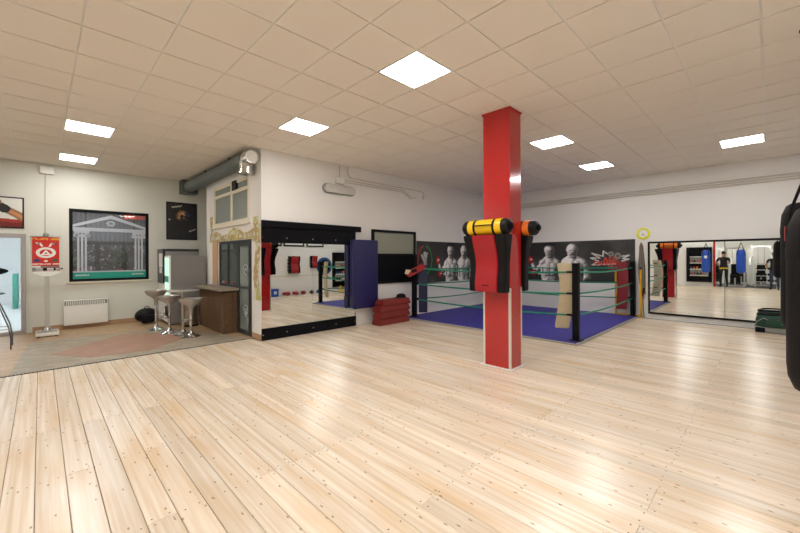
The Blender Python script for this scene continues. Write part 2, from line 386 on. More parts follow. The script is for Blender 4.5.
# ---- suspended ceiling
ceil = struct(ob('ceiling', MB().box(UF - T, UD + T, VE - T, VC + T, CEIL - .001, CEIL + .1).box(UF - T, 3.7, VC + T, VA + T, CEIL - .001, CEIL + .1), TBAR))
GU0, GV0, S = 2.664, 1.853, .6
LAMPS = [(0, 1), (0, 5), (-4, 9), (-4, 13), (6, 1), (10, 1), (10, -3), (0, -3), (-4, 1), (-4, -3), (-8, 1), (-8, 9)]  # last five are unseen panels, added to light the rest of the room
cells = []
for i in range(-10, 14):
    for j in range(-5, 16):
        u0, u1 = max(GU0 + S * i, UF), min(GU0 + S * i + S, UD); v0, v1 = GV0 + S * j, GV0 + S * j + S
        v0 = max(v0, VE)
        lim = VA if u0 < UB - .05 else VC
        if u0 < UB < u1 and v0 >= VC: u1 = UB
        v1 = min(v1, lim)
        if u1 - u0 < .05 or v1 - v0 < .05 or (i, j) in LAMPS: continue
        pr = [project(x, y, CEIL) for x in (u0, u1) for y in (v0, v1)]; a = 0
        pr = [p for p in pr if p and -30 < p[0] < 830 and -30 < p[1] < 560]
        if len(pr) >= 2: a = 1 / sum(p[2] for p in pr) * len(pr)
        cells.append((a, u0, u1, v0, v1))
cells.sort(reverse=True)
tm = {}
G = .009
rest = MB()
for n, (a, u0, u1, v0, v1) in enumerate(cells):
    dx, dy = round(u1 - u0 - 2 * G, 3), round(v1 - v0 - 2 * G, 3)
    if n < 300 and a > 0:
        if (dx, dy) not in tm:
            b = MB().box(-dx / 2, dx / 2, -dy / 2, dy / 2, 0, .035).b
            bmesh.ops.recalc_face_normals(b, faces=b.faces)
            me = bpy.data.meshes.new('ceiling_tile'); b.to_mesh(me); b.free(); me.materials.append(TILEM); tm[(dx, dy)] = me
        o = bpy.data.objects.new('ceiling_tile', tm[(dx, dy)]); COL.objects.link(o); o.parent = ceil
        o.location = Vector(((u0 + u1) / 2, (v0 + v1) / 2, CEIL - .010 + random.uniform(-.0012, .0012))) - LOC['ceiling']
    else: rest.box(u0 + G, u1 - G, v0 + G, v1 - G, CEIL - .010, CEIL + .03)
stuff(ob('ceiling_tile_field', rest, TILEM, ceil))
lamp_lab = {(0, 1): 'square LED ceiling panel above the boards in front of the red pillar', (0, 5): 'square LED ceiling panel beside the end of the metal duct',
            (-4, 9): 'square LED ceiling panel over the lounge edge, further from the window wall', (-4, 13): 'square LED ceiling panel next to the lounge window wall',
            (6, 1): 'square LED ceiling panel just behind the red pillar', (10, 1): 'square LED ceiling panel above the ring beside the wall with clock',
            (10, -3): 'square LED ceiling panel above the floor before the wide wall mirror',
            (0, -3): 'unseen LED ceiling panel added above the nearer black heavy bag', (-4, 1): 'unseen LED ceiling panel added over open boards beyond the blue bags',
            (-4, -3): 'unseen LED ceiling panel added between the plain blue bag and the black bags', (-8, 1): 'unseen LED ceiling panel added before the end wall display cabinet', (-8, 9): 'unseen LED ceiling panel added at the lounge end away from the office'}
for (i, j) in LAMPS:
    u0, v0 = GU0 + S * i, GV0 + S * j
    if v0 < VE or u0 < UF: 
        v0 = max(v0, VE + .02); u0 = max(u0, UF + .02)
    lab = lamp_lab.get((i, j), 'unseen LED ceiling panel added above the bag row behind the photographer')
    t = thing('ceiling_light', lab, 'ceiling light', (u0 + .3, v0 + .3, CEIL - .012), 'recessed LED panels in the tiled ceiling')
    f = MB()
    for bx in ((u0 + .006, u0 + .594, v0 + .006, v0 + .026), (u0 + .006, u0 + .594, v0 + .574, v0 + .594), (u0 + .006, u0 + .026, v0 + .026, v0 + .574), (u0 + .574, u0 + .594, v0 + .026, v0 + .574)):
        f.box(*bx, CEIL - .012, CEIL + .02)
    ob('frame', f, WHITEM, t); ob('diffuser', MB().box(u0 + .026, u0 + .574, v0 + .026, v0 + .574, CEIL - .008, CEIL + .0), LAMPM, t)

# ---------------------------------------------------------------- red pillar
PU0, PU1, PV0, PV1 = 4.56, 4.88, 2.49, 2.91
pil = thing('pillar', 'square red glossy pillar with pads strapped around it', 'pillar', ((PU0 + PU1) / 2, (PV0 + PV1) / 2, 0))
ob('shaft', MB().box(PU0, PU1, PV0, PV1, 0, CEIL - .008, .006), REDP, pil)
ob('floor_trim', MB().box(PU0 - .035, PU1 + .035, PV0 - .035, PV1 + .035, 0, .012, .003), WHITEM, pil)
for (cu, cv, su, sv) in ((PU0, PV0, 1, 1), (PU0, PV1, 1, -1), (PU1, PV0, -1, 1), (PU1, PV1, -1, -1)):
    m = MB(); a = .024; t_ = .004
    m.box(min(cu - su * t_, cu), max(cu - su * t_, cu), min(cv - sv * t_, cv + sv * a), max(cv - sv * t_, cv + sv * a), .012, 1.12)
    m.box(min(cu, cu + su * a), max(cu, cu + su * a), min(cv - sv * t_, cv), max(cv - sv * t_, cv), .012, 1.12)
    ob('edge_guard', m, PERF, pil)
ob('ceiling_collar', MB().box(PU0 - .012, PU1 + .012, PV0 - .012, PV1 + .012, CEIL - .03, CEIL - .006), REDP, pil)
# kick shields: local frame, x = across, y = out of the pillar face (+), z up
def shield(label, M, wf=1.0):
    t = thing('kick_shield', label, 'kick shield', M.translation)
    Rm = M.to_3x3().to_4x4()
    H = .79
    def prof(z):     # protrusion at height fraction
        k = z / H
        return .11 + .12 * math.exp(-((k - 1.02) / .33) ** 2) + .045 * math.exp(-((k - .12) / .28) ** 2)
    def block(x0f, x1f, extra, zs, back=.012):
        m = MB(); A = []
        for z in zs:
            y = prof(z) + extra; A.append([m.b.verts.new(p) for p in ((x0f(z), back, z), (x0f(z), y, z), (x1f(z), y, z), (x1f(z), back, z))])
        for a, b in zip(A, A[1:]):
            for k in range(4): m.b.faces.new((a[k], a[(k + 1) % 4], b[(k + 1) % 4], b[k]))
        m.b.faces.new(A[0][::-1]); m.b.faces.new(A[-1])
        bmesh.ops.recalc_face_normals(m.b, faces=m.b.faces)
        es = [e for e in m.b.edges if e.calc_face_angle(0) > R(40)]
        bmesh.ops.bevel(m.b, geom=es, offset=.01, segments=2, affect='EDGES')
        return m.xf(Rm)
    zs = [H * k / 16 for k in range(17)]
    wid = lambda z: wf * (.285 + .05 * max(0, (z / H - .45)) / .55)
    ob('body', block(lambda z: -wid(z), lambda z: wid(z), -.012, zs), BLACKV, t, 30, local=True)
    fp = ob('front_panel', block(lambda z: -.175 * wf, lambda z: .175 * wf, .014, zs, .03), REDV, t, 30, local=True)
    y = prof(.09) + .0145
    for q in range(5): ob('brand_mark', MB().box(-.05 + q * .022, -.034 + q * .022, y, y + .002, .085, .1).xf(Rm), BLACKR, fp, local=True)
    for z in (.2, .5):
        pass
    return t
def Mface(px, py, z, rz): return Matrix.Translation((px, py, z)) @ Matrix.Rotation(rz, 4, 'Z')
ZP = 1.06
cv = (PV0 + PV1) / 2 + .075; cu_ = (PU0 + PU1) / 2; cv2 = 2.70
shield('red and black kick shield under the yellow roll on the pillar', Mface(PU0, cv, ZP, R(90)))
shield('red and black kick shield under the orange roll on the pillar', Mface(PU1, cv2, ZP, R(-90)), .88)
shield('red and black kick shield on the pillar side facing the small mirror, no roll above', Mface(cu_, PV1, ZP, R(0)), .48)
def sandbag(label, c, colm):
    """cylindrical training bag lying along v"""
    t = thing('training_roll', label, 'training bag', c)
    r = .108; L = .36
    pr = [(0, -L), (.05, -L - .005), (r * .8, -L + .008), (r, -L + .04), (r, -.26)]
    Mx = Matrix.Rotation(R(-90), 4, 'X')
    for sg in (1, -1):
        ob('end_cap', MB().lathe([(a, b * sg) for a, b in pr], n=20).xf(Mx), BLACKV, t, 40, local=True)
        ob('cap_knob', MB().lathe([(.045, -L * sg), (.05, (-L - .02) * sg), (.03, (-L - .035) * sg), (0, (-L - .036) * sg)], n=10).xf(Mx), BLACKR, t, 40, local=True)
    ob('sleeve', MB().lathe([(r, -.26), (r + .003, -.255), (r + .003, .255), (r, .26)], n=24).xf(Mx), colm, t, 40, local=True)
    for s_ in (-.15, .15): ob('strap', MB().lathe([(r + .003, s_ - .018), (r + .007, s_ - .016), (r + .007, s_ + .016), (r + .003, s_ + .018)], n=24).xf(Mx), BLACKR, t, 40, local=True)
    sx = -1 if c[0] < PU0 else 1
    ob('handle', MB().tube([(sx * (r + .004), -.14, .02), (sx * (r + .022), -.1, .02), (sx * (r + .026), 0, .02), (sx * (r + .022), .1, .02), (sx * (r + .004), .14, .02)], .009, 6), BLACKR, t, 40, local=True)
    return t
sandbag('yellow and black cylindrical training roll lying on a pillar shield', (PU0 - .12, cv, ZP + .79 + .109), YELV)
sandbag('orange and black cylindrical training roll lying on a pillar shield', (PU1 + .12, 2.66, ZP + .79 + .109), ORGV)

# ---------------------------------------------------------------- mirror on the long wall
mv = VC
mr = thing('framed_wall_mirror', 'wall mirror with thick black header and kickboard beside office corner', 'mirror', (4.04, mv, 0))
ob('header_board', MB().box(2.938, 5.14, mv - .03, mv - .002, 1.84, 2.14, .003), BLACKW, mr)
ob('header_ledge', MB().box(2.938, 5.27, mv - .07, mv - .002, 2.14, 2.26, .004), BLACKW, mr)
ob('kickboard', MB().box(2.938, 5.14, mv - .032, mv - .002, .002, .225, .003), BLACKW, mr)
for (a, b) in ((2.942, 4.02), (4.023, 5.135)): ob('mirror_pane', MB().box(a, b, mv - .012, mv - .004, .226, 1.84), MIRROR, mr)
for z in (1.935, .11):
    for x in (2.955, 3.44, 4.02, 4.585, 5.1):
        ob('screw_cap', MB().cyl((x, mv - .032, z), (x, mv - .04, z), .011, 10), CHROME, mr)
# blue mat hung on the wall
bm_ = thing('gym_mat', 'folded dark blue gym mat hanging on the wall beside the mirror', 'gym mat', (5.35, mv, .4))
m = MB().box(4.95, 5.68, mv - .19, mv - .125, .40, 1.96, .025, 3); ob('front_half', m, BLUEMAT, bm_, 40)
m = MB().box(4.95, 5.68, mv - .115, mv - .045, .42, 1.955, .025, 3); ob('back_half', m, BLUEMAT, bm_, 40)
ob('corner_flap', MB().box(4.942, 4.955, mv - .19, mv - .05, .43, .68, .005), NAVY, bm_)
# internal window, upper half glazed
iw = struct(thing('window_2', 'black framed internal window, frosted pane above a black panel', 'window', (6.4, mv, .92))); del iw['category']
f = MB(); x0, x1, z0, z1 = 5.62, 7.13, .92, 2.23; d0, d1 = mv - .06, mv - .001
for bx in ((x0, x1, z1 - .06, z1), (x0, x1, z0, z0 + .05), (x0, x0 + .06, z0 + .05, z1 - .06), (x1 - .06, x1, z0 + .05, z1 - .06), (x0 + .06, x1 - .06, 1.6, 1.65)):
    ob('frame', MB().box(bx[0], bx[1], d0, d1, bx[2], bx[3], .004), FRAMEB, iw)
ob('pane', MB().box(x0 + .06, x1 - .06, mv - .02, mv - .012, 1.65, z1 - .06), FROST, iw)
ob('lower_panel', MB().box(x0 + .06, x1 - .06, mv - .025, mv - .002, z0 + .05, 1.6), BLACKW, iw)
# stack of step pads
def step_pad(i, u, v, L, D, z, rz):
    lab = ['lowest red foam step of the stack on the boards', 'second red foam step up in the stack', 'third red foam step up in the stack', 'topmost red foam step with a black cap on it'][i]
    b = MB(); hb, ht = (L / 2, D / 2), (L / 2 - .045, D / 2 - .03); H = .143
    vs = [b.b.verts.new((sx * a[0], sy * a[1], zz)) for zz, a in ((0, (hb[0] - .012, hb[1] - .012)), (.03, hb), (.055, hb), (H - .012, (ht[0] + .012, ht[1] + .012)), (H, ht)) for sx, sy in ((-1, -1), (1, -1), (1, 1), (-1, 1))]
    for k in range(4):
        for q in range(4): b.b.faces.new((vs[4 * k + q], vs[4 * k + (q + 1) % 4], vs[4 * k + 4 + (q + 1) % 4], vs[4 * k + 4 + q]))
    b.b.faces.new(vs[:4][::-1]); b.b.faces.new(vs[-4:])
    b.xf(Matrix.Translation((u, v, z)) @ Matrix.Rotation(rz, 4, 'Z'))
    tag(ob('step_pad', b, STEPRED), lab, 'step', 'red foam steps stacked by the wall')
for i, (du, rz) in enumerate(((0, 0), (.03, .02), (.02, -.015), (.07, .01))):
    step_pad(i, 5.93 + du, 6.325, .95 if i < 3 else .90, .29, .001 + i * .144, rz)
cp = thing('cap', 'small black cap lying on the red step stack', 'cap', (6.27, 6.33, .578))
m = MB().lathe([(.0, .1), (.05, .095), (.1, .07), (.12, .03), (.122, .0), (0, 0)], (6.27, 6.33, .579), 14, 1.1, .9); ob('crown', m, BLACKR, cp, 50)
ob('peak', MB().box(6.1, 6.18, 6.27, 6.39, .58, .592, .004), BLACKR, cp)
# emergency lamp, junction box and conduits on the long wall
em = thing('emergency_lamp', 'oblong white bulkhead lamp on the wall above the mirror', 'wall lamp', (4.69, mv, 2.93))
def stadium(x0, x1, z0, z1, n=8):
    r = (z1 - z0) / 2; zc = (z0 + z1) / 2; P = []
    for k in range(n + 1): a = -math.pi / 2 + math.pi * k / n; P.append((x1 - r + r * math.cos(a), zc + r * math.sin(a)))
    for k in range(n + 1): a = math.pi / 2 + math.pi * k / n; P.append((x0 + r + r * math.cos(a), zc + r * math.sin(a)))
    return P
ob('backplate', MB().prism(stadium(4.27, 5.12, 2.94, 3.15), lambda x, z: (x, mv - .04, z), lambda x, z: (x, mv - .001, z)), GREYM, em)
ob('lens', MB().prism(stadium(4.29, 5.10, 2.96, 3.13), lambda x, z: (x, mv - .085, z), lambda x, z: (x, mv - .04, z)), mat('ribbed_lens', 'c9c7c0', .25, var=.25, scale=25), em)
jb = thing('junction_box', 'square white junction box above the bulkhead lamp', 'junction box', (4.7, mv, 3.19))
ob('box', MB().box(4.6, 4.82, mv - .06, mv - .001, 3.18, 3.31, .006), WHITEP, jb)
ob('lid', MB().box(4.61, 4.81, mv - .066, mv - .06, 3.19, 3.30, .003), WHITEM, jb)
for x in (4.625, 4.795): ob('screw', MB().cyl((x, mv - .066, 3.205), (x, mv - .069, 3.205), .006, 8), GREYM, jb)
PIPE = mat('beige_conduit', 'd3ccc1', .5)
def conduit(label, pts, r=.012, group='conduits on the long wall'):
    tag(ob('conduit', MB().tube(pts, r, 8), PIPE, smooth=40), label, 'conduit', group)
y_ = mv - .03
conduit('vertical conduit dropping from the ceiling to the junction box', [(4.7, y_, CEIL - .02), (4.7, y_, 3.32)])
conduit('conduit bending from the ceiling to the round end box', [(4.93, y_, CEIL - .02), (4.93, y_, 3.46), (4.945, y_, 3.4), (4.98, y_, 3.365), (5.05, y_, 3.35), (7.3, y_, 3.345), (7.42, y_, 3.33), (7.48, y_, 3.29), (7.5, y_, 3.24)])
conduit('straight conduit from the junction box that ends in a downward kink', [(4.83, y_ - .005, 3.285), (6.66, y_ - .005, 3.285), (6.72, y_ - .005, 3.265), (7.0, y_ - .005, 3.13), (7.08, y_ - .005, 3.12), (7.16, y_ - .005, 3.16)], .011)
conduit('lower straight conduit from the junction box along the wall', [(4.83, y_ - .005, 3.235), (6.64, y_ - .005, 3.24), (6.70, y_ - .005, 3.225), (6.96, y_ - .005, 3.09)], .011)
tag(ob('end_box', MB().cyl((7.5, mv - .002, 3.19), (7.5, mv - .06, 3.19), .055, 14), WHITEP, smooth=40), 'round beige conduit end box on the long wall', 'junction box')

# ---------------------------------------------------------------- mural prints
def mural_fn(off):
    """off: where head one stands along the print"""
    def fn(S_, T_):
        s = S_ - off; z = T_ + .85
        n = fbm(S_ + 3, T_, 2.2, 5); n2 = fbm(S_, T_ + 4, 9, 11)
        g = .14 + .2 * np.clip(n - .35, 0, 1) * 1.6 + .02 * n2
        g = g * (0.8 + .3 * np.exp(-((s - .3) / 1.2) ** 2))
        r_ = g.copy(); gr = g.copy(); b = g.copy()
        def put(mask, R_, G_, B_):
            nonlocal r_, gr, b
            r_ = np.where(mask, R_, r_); gr = np.where(mask, G_, gr); b = np.where(mask, B_, b)
        def ellipse(cx, cz, rx, rz, base=.8, lx=-.4, lz=.5, rot=0):
            dx, dz = s - cx, z - cz; c, q = math.cos(rot), math.sin(rot); X, Z = (dx * c + dz * q) / rx, (-dx * q + dz * c) / rz
            d = X * X + Z * Z; nz = np.sqrt(np.clip(1 - d, 0, 1)); sh = np.clip(.62 * nz + lx * X + lz * Z + .36, .06, 1.1) * base * (.85 + .4 * n2)
            put(d < 1, sh, sh, sh * .99)
        def cap(x0, z0, x1, z1, w0, w1, base=.75):
            dx, dz = x1 - x0, z1 - z0; L2 = dx * dx + dz * dz; t = np.clip(((s - x0) * dx + (z - z0) * dz) / L2, 0, 1)
            px, pz = s - x0 - t * dx, z - z0 - t * dz; w_ = w0 + (w1 - w0) * t; d = np.hypot(px, pz) / w_
            sd = (px * dz - pz * dx) / (math.sqrt(L2) * w_); sh = np.clip(1.08 - .6 * np.abs(sd) ** 2 + .1 * pz / w_, .08, 1.1) * base * (.82 + .45 * n2)
            put(d < 1, sh, sh, sh)
        def dark(cx, cz, rx, rz, k):
            nonlocal r_, gr, b
            f_ = 1 - k * np.exp(-(((s - cx) / rx) ** 2 + ((z - cz) / rz) ** 2) ** 2); r_ = r_ * f_; gr = gr * f_; b = b * f_
        def glove(cx, cz, rx, rz):
            d = ((s - cx) / rx) ** 2 + ((z - cz) / rz) ** 2; sh = np.clip(1 - .6 * d, .3, 1)
            put(d < 1, .88 * sh, .16 * sh, .12 * sh)
            dd = ((s - cx - .2 * rx) / (.4 * rx)) ** 2 + ((z - cz - .1 * rz) / (.18 * rz)) ** 2; put(dd < 1, .9, .85, .82)
        def figure(prims, base, seed):
            """smooth union of capsules / ellipses, lit from the upper left like a studio photo"""
            h = np.zeros_like(s)
            for p in prims:
                if len(p) == 6:
                    x0, z0, x1, z1, w0, w1 = p; dx, dz = x1 - x0, z1 - z0; t = np.clip(((s - x0) * dx + (z - z0) * dz) / (dx * dx + dz * dz), 0, 1)
                    w_ = w0 + (w1 - w0) * t; d2 = ((s - x0 - t * dx) ** 2 + (z - z0 - t * dz) ** 2) / w_ ** 2; hh = w_ * np.sqrt(np.clip(1 - d2, 0, 1))
                else:
                    cx, cz, rx, rz = p; d2 = ((s - cx) / rx) ** 2 + ((z - cz) / rz) ** 2; hh = min(rx, rz) * np.sqrt(np.clip(1 - d2, 0, 1))
                h = np.where(hh > 0, np.log(np.exp(h * 60) + np.exp(hh * 60) - 1) / 60, h)
            mask = h > .012
            mus = .045 * (fbm(S_, T_, 9, seed) - .5)
            gz, gx = np.gradient(h + mus, z[1, 0] - z[0, 0], s[0, 1] - s[0, 0]); nl = 1 / np.sqrt(1 + gx * gx + gz * gz)
            sh = np.clip((.62 * gx - .42 * gz + .66) * nl, 0, 1.2) ** 1.3; rim = np.clip((-.8 * gx - .1) * nl, 0, 1) * .45
            v = np.clip(base * (sh * 1.15 + rim + .02), .04, 1); put(mask, v, v * .985, v * .97)
        # bald fighter, behind
        figure([(.47, 1.38, .92, 1.37, .13, .14), (.66, 1.56, .44, 1.44, .09, .07), (.66, 1.56, .92, 1.44, .09, .07), (.6, 1.25, .62, .8, .25, .22), (.78, 1.25, .74, .8, .22, .2), (.98, 1.28, 1.06, .98, .13, .1), (1.06, .98, .86, .84, .09, .08),
                (.42, 1.3, .3, 1.06, .1, .08), (.3, 1.06, .42, .9, .075, .07), (.66, 1.42, .66, 1.6, .14, .125), (.66, 1.755, .168, .175), (.66, 1.655, .14, .13)], 1.12, 17)
        dark(.605, 1.735, .032, .014, .65); dark(.715, 1.735, .03, .014, .6); dark(.65, 1.6, .09, .05, .4); dark(.68, 1.53, .11, .025, .5); dark(.655, 1.635, .04, .009, .5)
        for q in (-1, 1): dark(.68 + q * .13, 1.19, .1, .014, .5)
        dark(.68, 1.1, .012, .22, .45); dark(.68, 1.0, .1, .01, .35); dark(.68, .93, .1, .01, .35); dark(.93, 1.12, .03, .16, .5); dark(.44, 1.1, .03, .16, .6)
        # fighter with gloves, in front
        figure([(-.2, 1.36, .22, 1.36, .12, .12), (0, 1.56, -.2, 1.42, .085, .065), (0, 1.56, .22, 1.42, .085, .065), (-.08, 1.2, -.06, .8, .2, .17), (.1, 1.2, .08, .8, .19, .17), (.28, 1.27, .27, 1.02, .11, .09), (.27, 1.0, -.3, 1.06, .085, .06),
                (-.26, 1.26, -.42, 1.12, .1, .08), (-.42, 1.13, -.54, 1.38, .08, .055), (0, 1.42, 0, 1.58, .13, .115), (0, 1.755, .158, .17), (.0, 1.66, .132, .13)], 1.05, 29)
        dark(0, 1.93, .17, .06, .8); dark(-.055, 1.745, .03, .014, .65); dark(.06, 1.745, .03, .014, .65); dark(0, 1.6, .085, .045, .4); dark(.02, 1.535, .1, .025, .5); dark(0.0, 1.645, .04, .009, .5)
        dark(.02, 1.0, .2, .02, .5)
        for q in (-1, 1): dark(.01 + q * .1, 1.22, .085, .013, .5)
        dark(.01, 1.15, .012, .14, .45); dark(.2, 1.14, .025, .12, .5); dark(-.2, 1.14, .025, .12, .5)
        glove(-.59, 1.47, .1, .13); glove(-.5, 1.08, .12, .1)
        # emblem of two coloured strokes around a pale figure
        for cx, sg, C_ in ((-1.18, -1, (.72, .2, .17)), (-1.12, 1, (.12, .6, .28))):
            d = np.abs(np.hypot((s - cx) / .26, (z - 1.48) / .38) - 1); put((d < .055) & (sg * (s - cx) > .02), *C_)
        cap(-1.15, 1.62, -1.13, 1.2, .09, .06, .62); cap(-1.27, 1.6, -1.16, 1.42, .05, .05, .7); cap(-1.06, 1.66, -1.14, 1.45, .04, .04, .7); cap(-1.13, 1.2, -1.1, 1.0, .06, .05, .4)
        # burst emblem outline behind the club lettering
        cx, cz = 1.66, 1.45
        pts = []
        for k, (a, rr) in enumerate(((200, .5), (185, .3), (170, .52), (162, .28), (150, .55), (140, .24), (118, .4), (100, .2), (60, .22), (35, .24), (24, .47), (14, .28), (6, .42), (-2, .26), (-15, .36), (-90, .14))):
            pts.append((cx + rr * math.cos(R(a)), cz + .72 * rr * math.sin(R(a))))
        for (x0, z0), (x1, z1) in zip(pts, pts[1:] + pts[:1]):
            dx, dz = x1 - x0, z1 - z0; t = np.clip(((s - x0) * dx + (z - z0) * dz) / (dx * dx + dz * dz), 0, 1)
            put(np.hypot(s - x0 - t * dx, z - z0 - t * dz) < .014, .82, .82, .8)
        for ex_, ez_, rr in ((1.66, 1.62, .075), (1.82, 1.57, .09)):
            d = np.hypot(s - ex_, z - ez_) / rr; put(d < 1, .62 - .2 * d, .62 - .2 * d, .6 - .2 * d); put(d < .35, .12, .12, .12)
        return r_, gr, b
    return fn
LOGOR = mat('logo_red', 'd8432f', .5); LOGOW = mat('logo_white', 'd9d6d2', .5)
def mural(label, org, ex, W, off, nrm):
    c = Vector(org) + Vector(ex) * W / 2
    t = thing('boxing_mural', label, 'mural', (c.x, c.y, .85))
    ex = Vector(ex); n = Vector(nrm); H = 1.15
    b = MB(); o_ = Vector(org)
    b.prism([(0, 0), (W, 0), (W, H), (0, H)], lambda s, z: o_ + ex * s + Vector((0, 0, z)) + n * .002, lambda s, z: o_ + ex * s + Vector((0, 0, z)) + n * .010)
    ob('panel', b, FRAMEB, t)
    grid_print('print', o_ + n * .0105, ex * W, (0, 0, H), int(W / .016), 74, mural_fn(off), t)
    for body, ds, z, sz in (('A.S.D.', 1.66, 1.485, .14), ('CHAMPION', 1.62, 1.37, .145), ('TEAM', 1.76, 1.25, .13)):
        p = o_ + ex * (off + ds) + Vector((0, 0, z - .85)) + n * .0125
        if off + ds + .4 > W: continue
        text_mesh('lettering', body, sz, p, ex, (0, 0, 1), LOGOR, t)
    return t
mural('black mural of two boxers beside the internal window', (7.2, VC, .85), (1, 0, 0), UD - 7.2 - .02, 1.49, (0, -1, 0))
mural('black mural of two boxers with red club lettering beneath the clock side', (UD, VC - .02, .85), (0, -1, 0), 4.22, 2.0, (-1, 0, 0))

# ---------------------------------------------------------------- boxing ring
MU0, MU1, MV0, MV1, MZ = 6.66, 10.86, 2.40, 6.62, .04
ring = thing('boxing_ring', 'floor level boxing ring with blue canvas and three green ropes', 'boxing ring', ((MU0 + MU1) / 2, (MV0 + MV1) / 2, 0))
ob('canvas', MB().box(MU0, MU1, MV0, MV1, .001, MZ, .006), CANVAS, ring)
for bx in ((MU0 - .05, MU1, MV0 - .05, MV0), (MU0 - .05, MU0, MV0, MV1)): ob('edge_trim', MB().box(*bx, .001, .03, .006), TRIMG, ring)
posts = {'near': (6.87, 2.46, 1.42), 'right': (10.79, 2.47, 1.42), 'left': (6.84, 6.42, 1.62), 'back': (10.7, 6.42, 1.42)}
for k, (u, v, h) in posts.items():
    p = ob('post', MB().box(u - .052, u + .052, v - .052, v + .052, MZ, h, .006), BLACKR, ring)
    ob('foot_plate', MB().box(u - .1, u + .1, v - .1, v + .1, MZ, MZ + .012, .003), BLACKR, p)
    ob('post_cap', MB().box(u - .058, u + .058, v - .058, v + .058, h, h + .012, .004), BLACKR, p)
for a, b in (('near', 'right'), ('near', 'left'), ('left', 'back'), ('right', 'back')):
    for z in (1.27, .88, .49):
        A, B = Vector((*posts[a][:2], z)), Vector((*posts[b][:2], z)); d = (B - A).normalized(); A += d * .06; B -= d * .06
        pts = [A.lerp(B, k / 12) - Vector((0, 0, .045 * math.sin(math.pi * k / 12))) for k in range(13)]
        ob('rope', MB().tube(pts, .016, 8), ROPE, ring, 50)
        for P_, s_ in ((A, 1), (B, -1)): ob('turnbuckle', MB().cyl(P_ - d * .02 * s_, P_ + d * .1 * s_, .02, 8), BLACKR, ring)
def corner_pad(label, c, w, z0, z1, rz, m, back, sway=0):
    t = thing('corner_pad', label, 'corner pad', (c[0], c[1], z0))
    def slabm(y0, y1, ww):
        b = MB(); A = []
        for k in range(13):
            q = k / 12; z = (z1 - z0) * q; sw = sway * (math.sin((1 - q) * math.pi * 1.3)) ; bow = .03 * math.sin(q * math.pi)
            A.append([b.b.verts.new(p) for p in ((-ww / 2 + sw, y0 - bow, z), (ww / 2 + sw, y0 - bow, z), (ww / 2 + sw, y1 - bow, z), (-ww / 2 + sw, y1 - bow, z))])
        for a, e in zip(A, A[1:]):
            for k in range(4): b.b.faces.new((a[k], a[(k + 1) % 4], e[(k + 1) % 4], e[k]))
        b.b.faces.new(A[0][::-1]); b.b.faces.new(A[-1]); bmesh.ops.recalc_face_normals(b.b, faces=b.b.faces)
        bmesh.ops.bevel(b.b, geom=[e for e in b.b.edges if e.calc_face_angle(0) > R(50)], offset=.012, segments=2, affect='EDGES')
        return b.xf(Matrix.Rotation(rz, 4, 'Z'))
    ob('cushion', slabm(-.045, .02, w), m, t, 40, local=True); ob('backing', slabm(.02, .035, w * .94), back, t, 40, local=True)
    for z in (.3, .7, 1.1):
        if z < z1 - z0 - .05: ob('tie', MB().box(-w * .2, w * .2, .035, .055, z - .012, z + .012).xf(Matrix.Rotation(rz, 4, 'Z')), BLACKR, t, local=True)
    return t
# world frame: cushion looks along local -y
corner_pad('tan canvas corner pad hanging by the ring post', (6.96, 2.70, 0), .25, .22, 1.43, R(-72), TAN, TAN, .05)
corner_pad('maroon corner pad hanging by the ring post near the clock', (10.68, 2.69, 0), .24, .2, 1.42, R(-70), MAROON, BLACKV, .02)
corner_pad('dark navy corner pad hanging by the ring post near the red steps', (6.97, 6.24, 0), .22, .15, 1.36, R(-45), NAVY, BLACKV, 0)
corner_pad('black corner pad at the ring post in the room corner', (10.5, 6.22, 0), .22, .2, 1.36, R(-135), BLACKV, BLACKV, 0)
# folded red head pad hung on the left post
hp = thing('punch_mitt', 'red and tan leather mitt hanging on the ring post top', 'punch mitt', (6.72, 6.22, 1.18))
Mh = Matrix.Rotation(R(-47), 4, 'Z') @ Matrix.Rotation(R(-18), 4, 'Y')
ob('palm', MB().prism([(-.27, .0), (-.2, -.06), (.25, .03), (.22, .18), (.1, .14), (-.1, .12)], lambda x, z: (x, -.03, z), lambda x, z: (x, .04, z)).xf(Mh), REDV, hp, local=True)
ob('cuff', MB().prism([(-.3, .06), (-.22, .02), (-.12, .1), (-.24, .15)], lambda x, z: (x, -.05, z), lambda x, z: (x, .05, z)).xf(Mh), TAN, hp, local=True)
ob('strap_patch', MB().box(-.12, .02, -.036, -.03, .02, .1, .002).xf(Mh), BLACKV, hp, local=True)
# yellow floor stand in the far ring corner
ys = thing('yellow_stand', 'thin yellow steel stand behind the maroon ring pad', 'stand', (10.62, 2.6, MZ))
for v in (2.30, 2.86): 
    zb = MZ if v > MV0 else .001
    ob('upright', MB().box(10.78, 10.815, v - .02, v + .02, zb, 1.16 if v > 2.5 else 1.22), YELM, ys); ob('tip', MB().box(10.776, 10.819, v - .024, v + .024, 1.16 if v > 2.5 else 1.22, 1.22 if v > 2.5 else 1.28), NAVY, ys)
ob('base_bar', MB().box(10.78, 10.815, 2.28, 2.88, MZ, MZ + .035), YELM, ys)
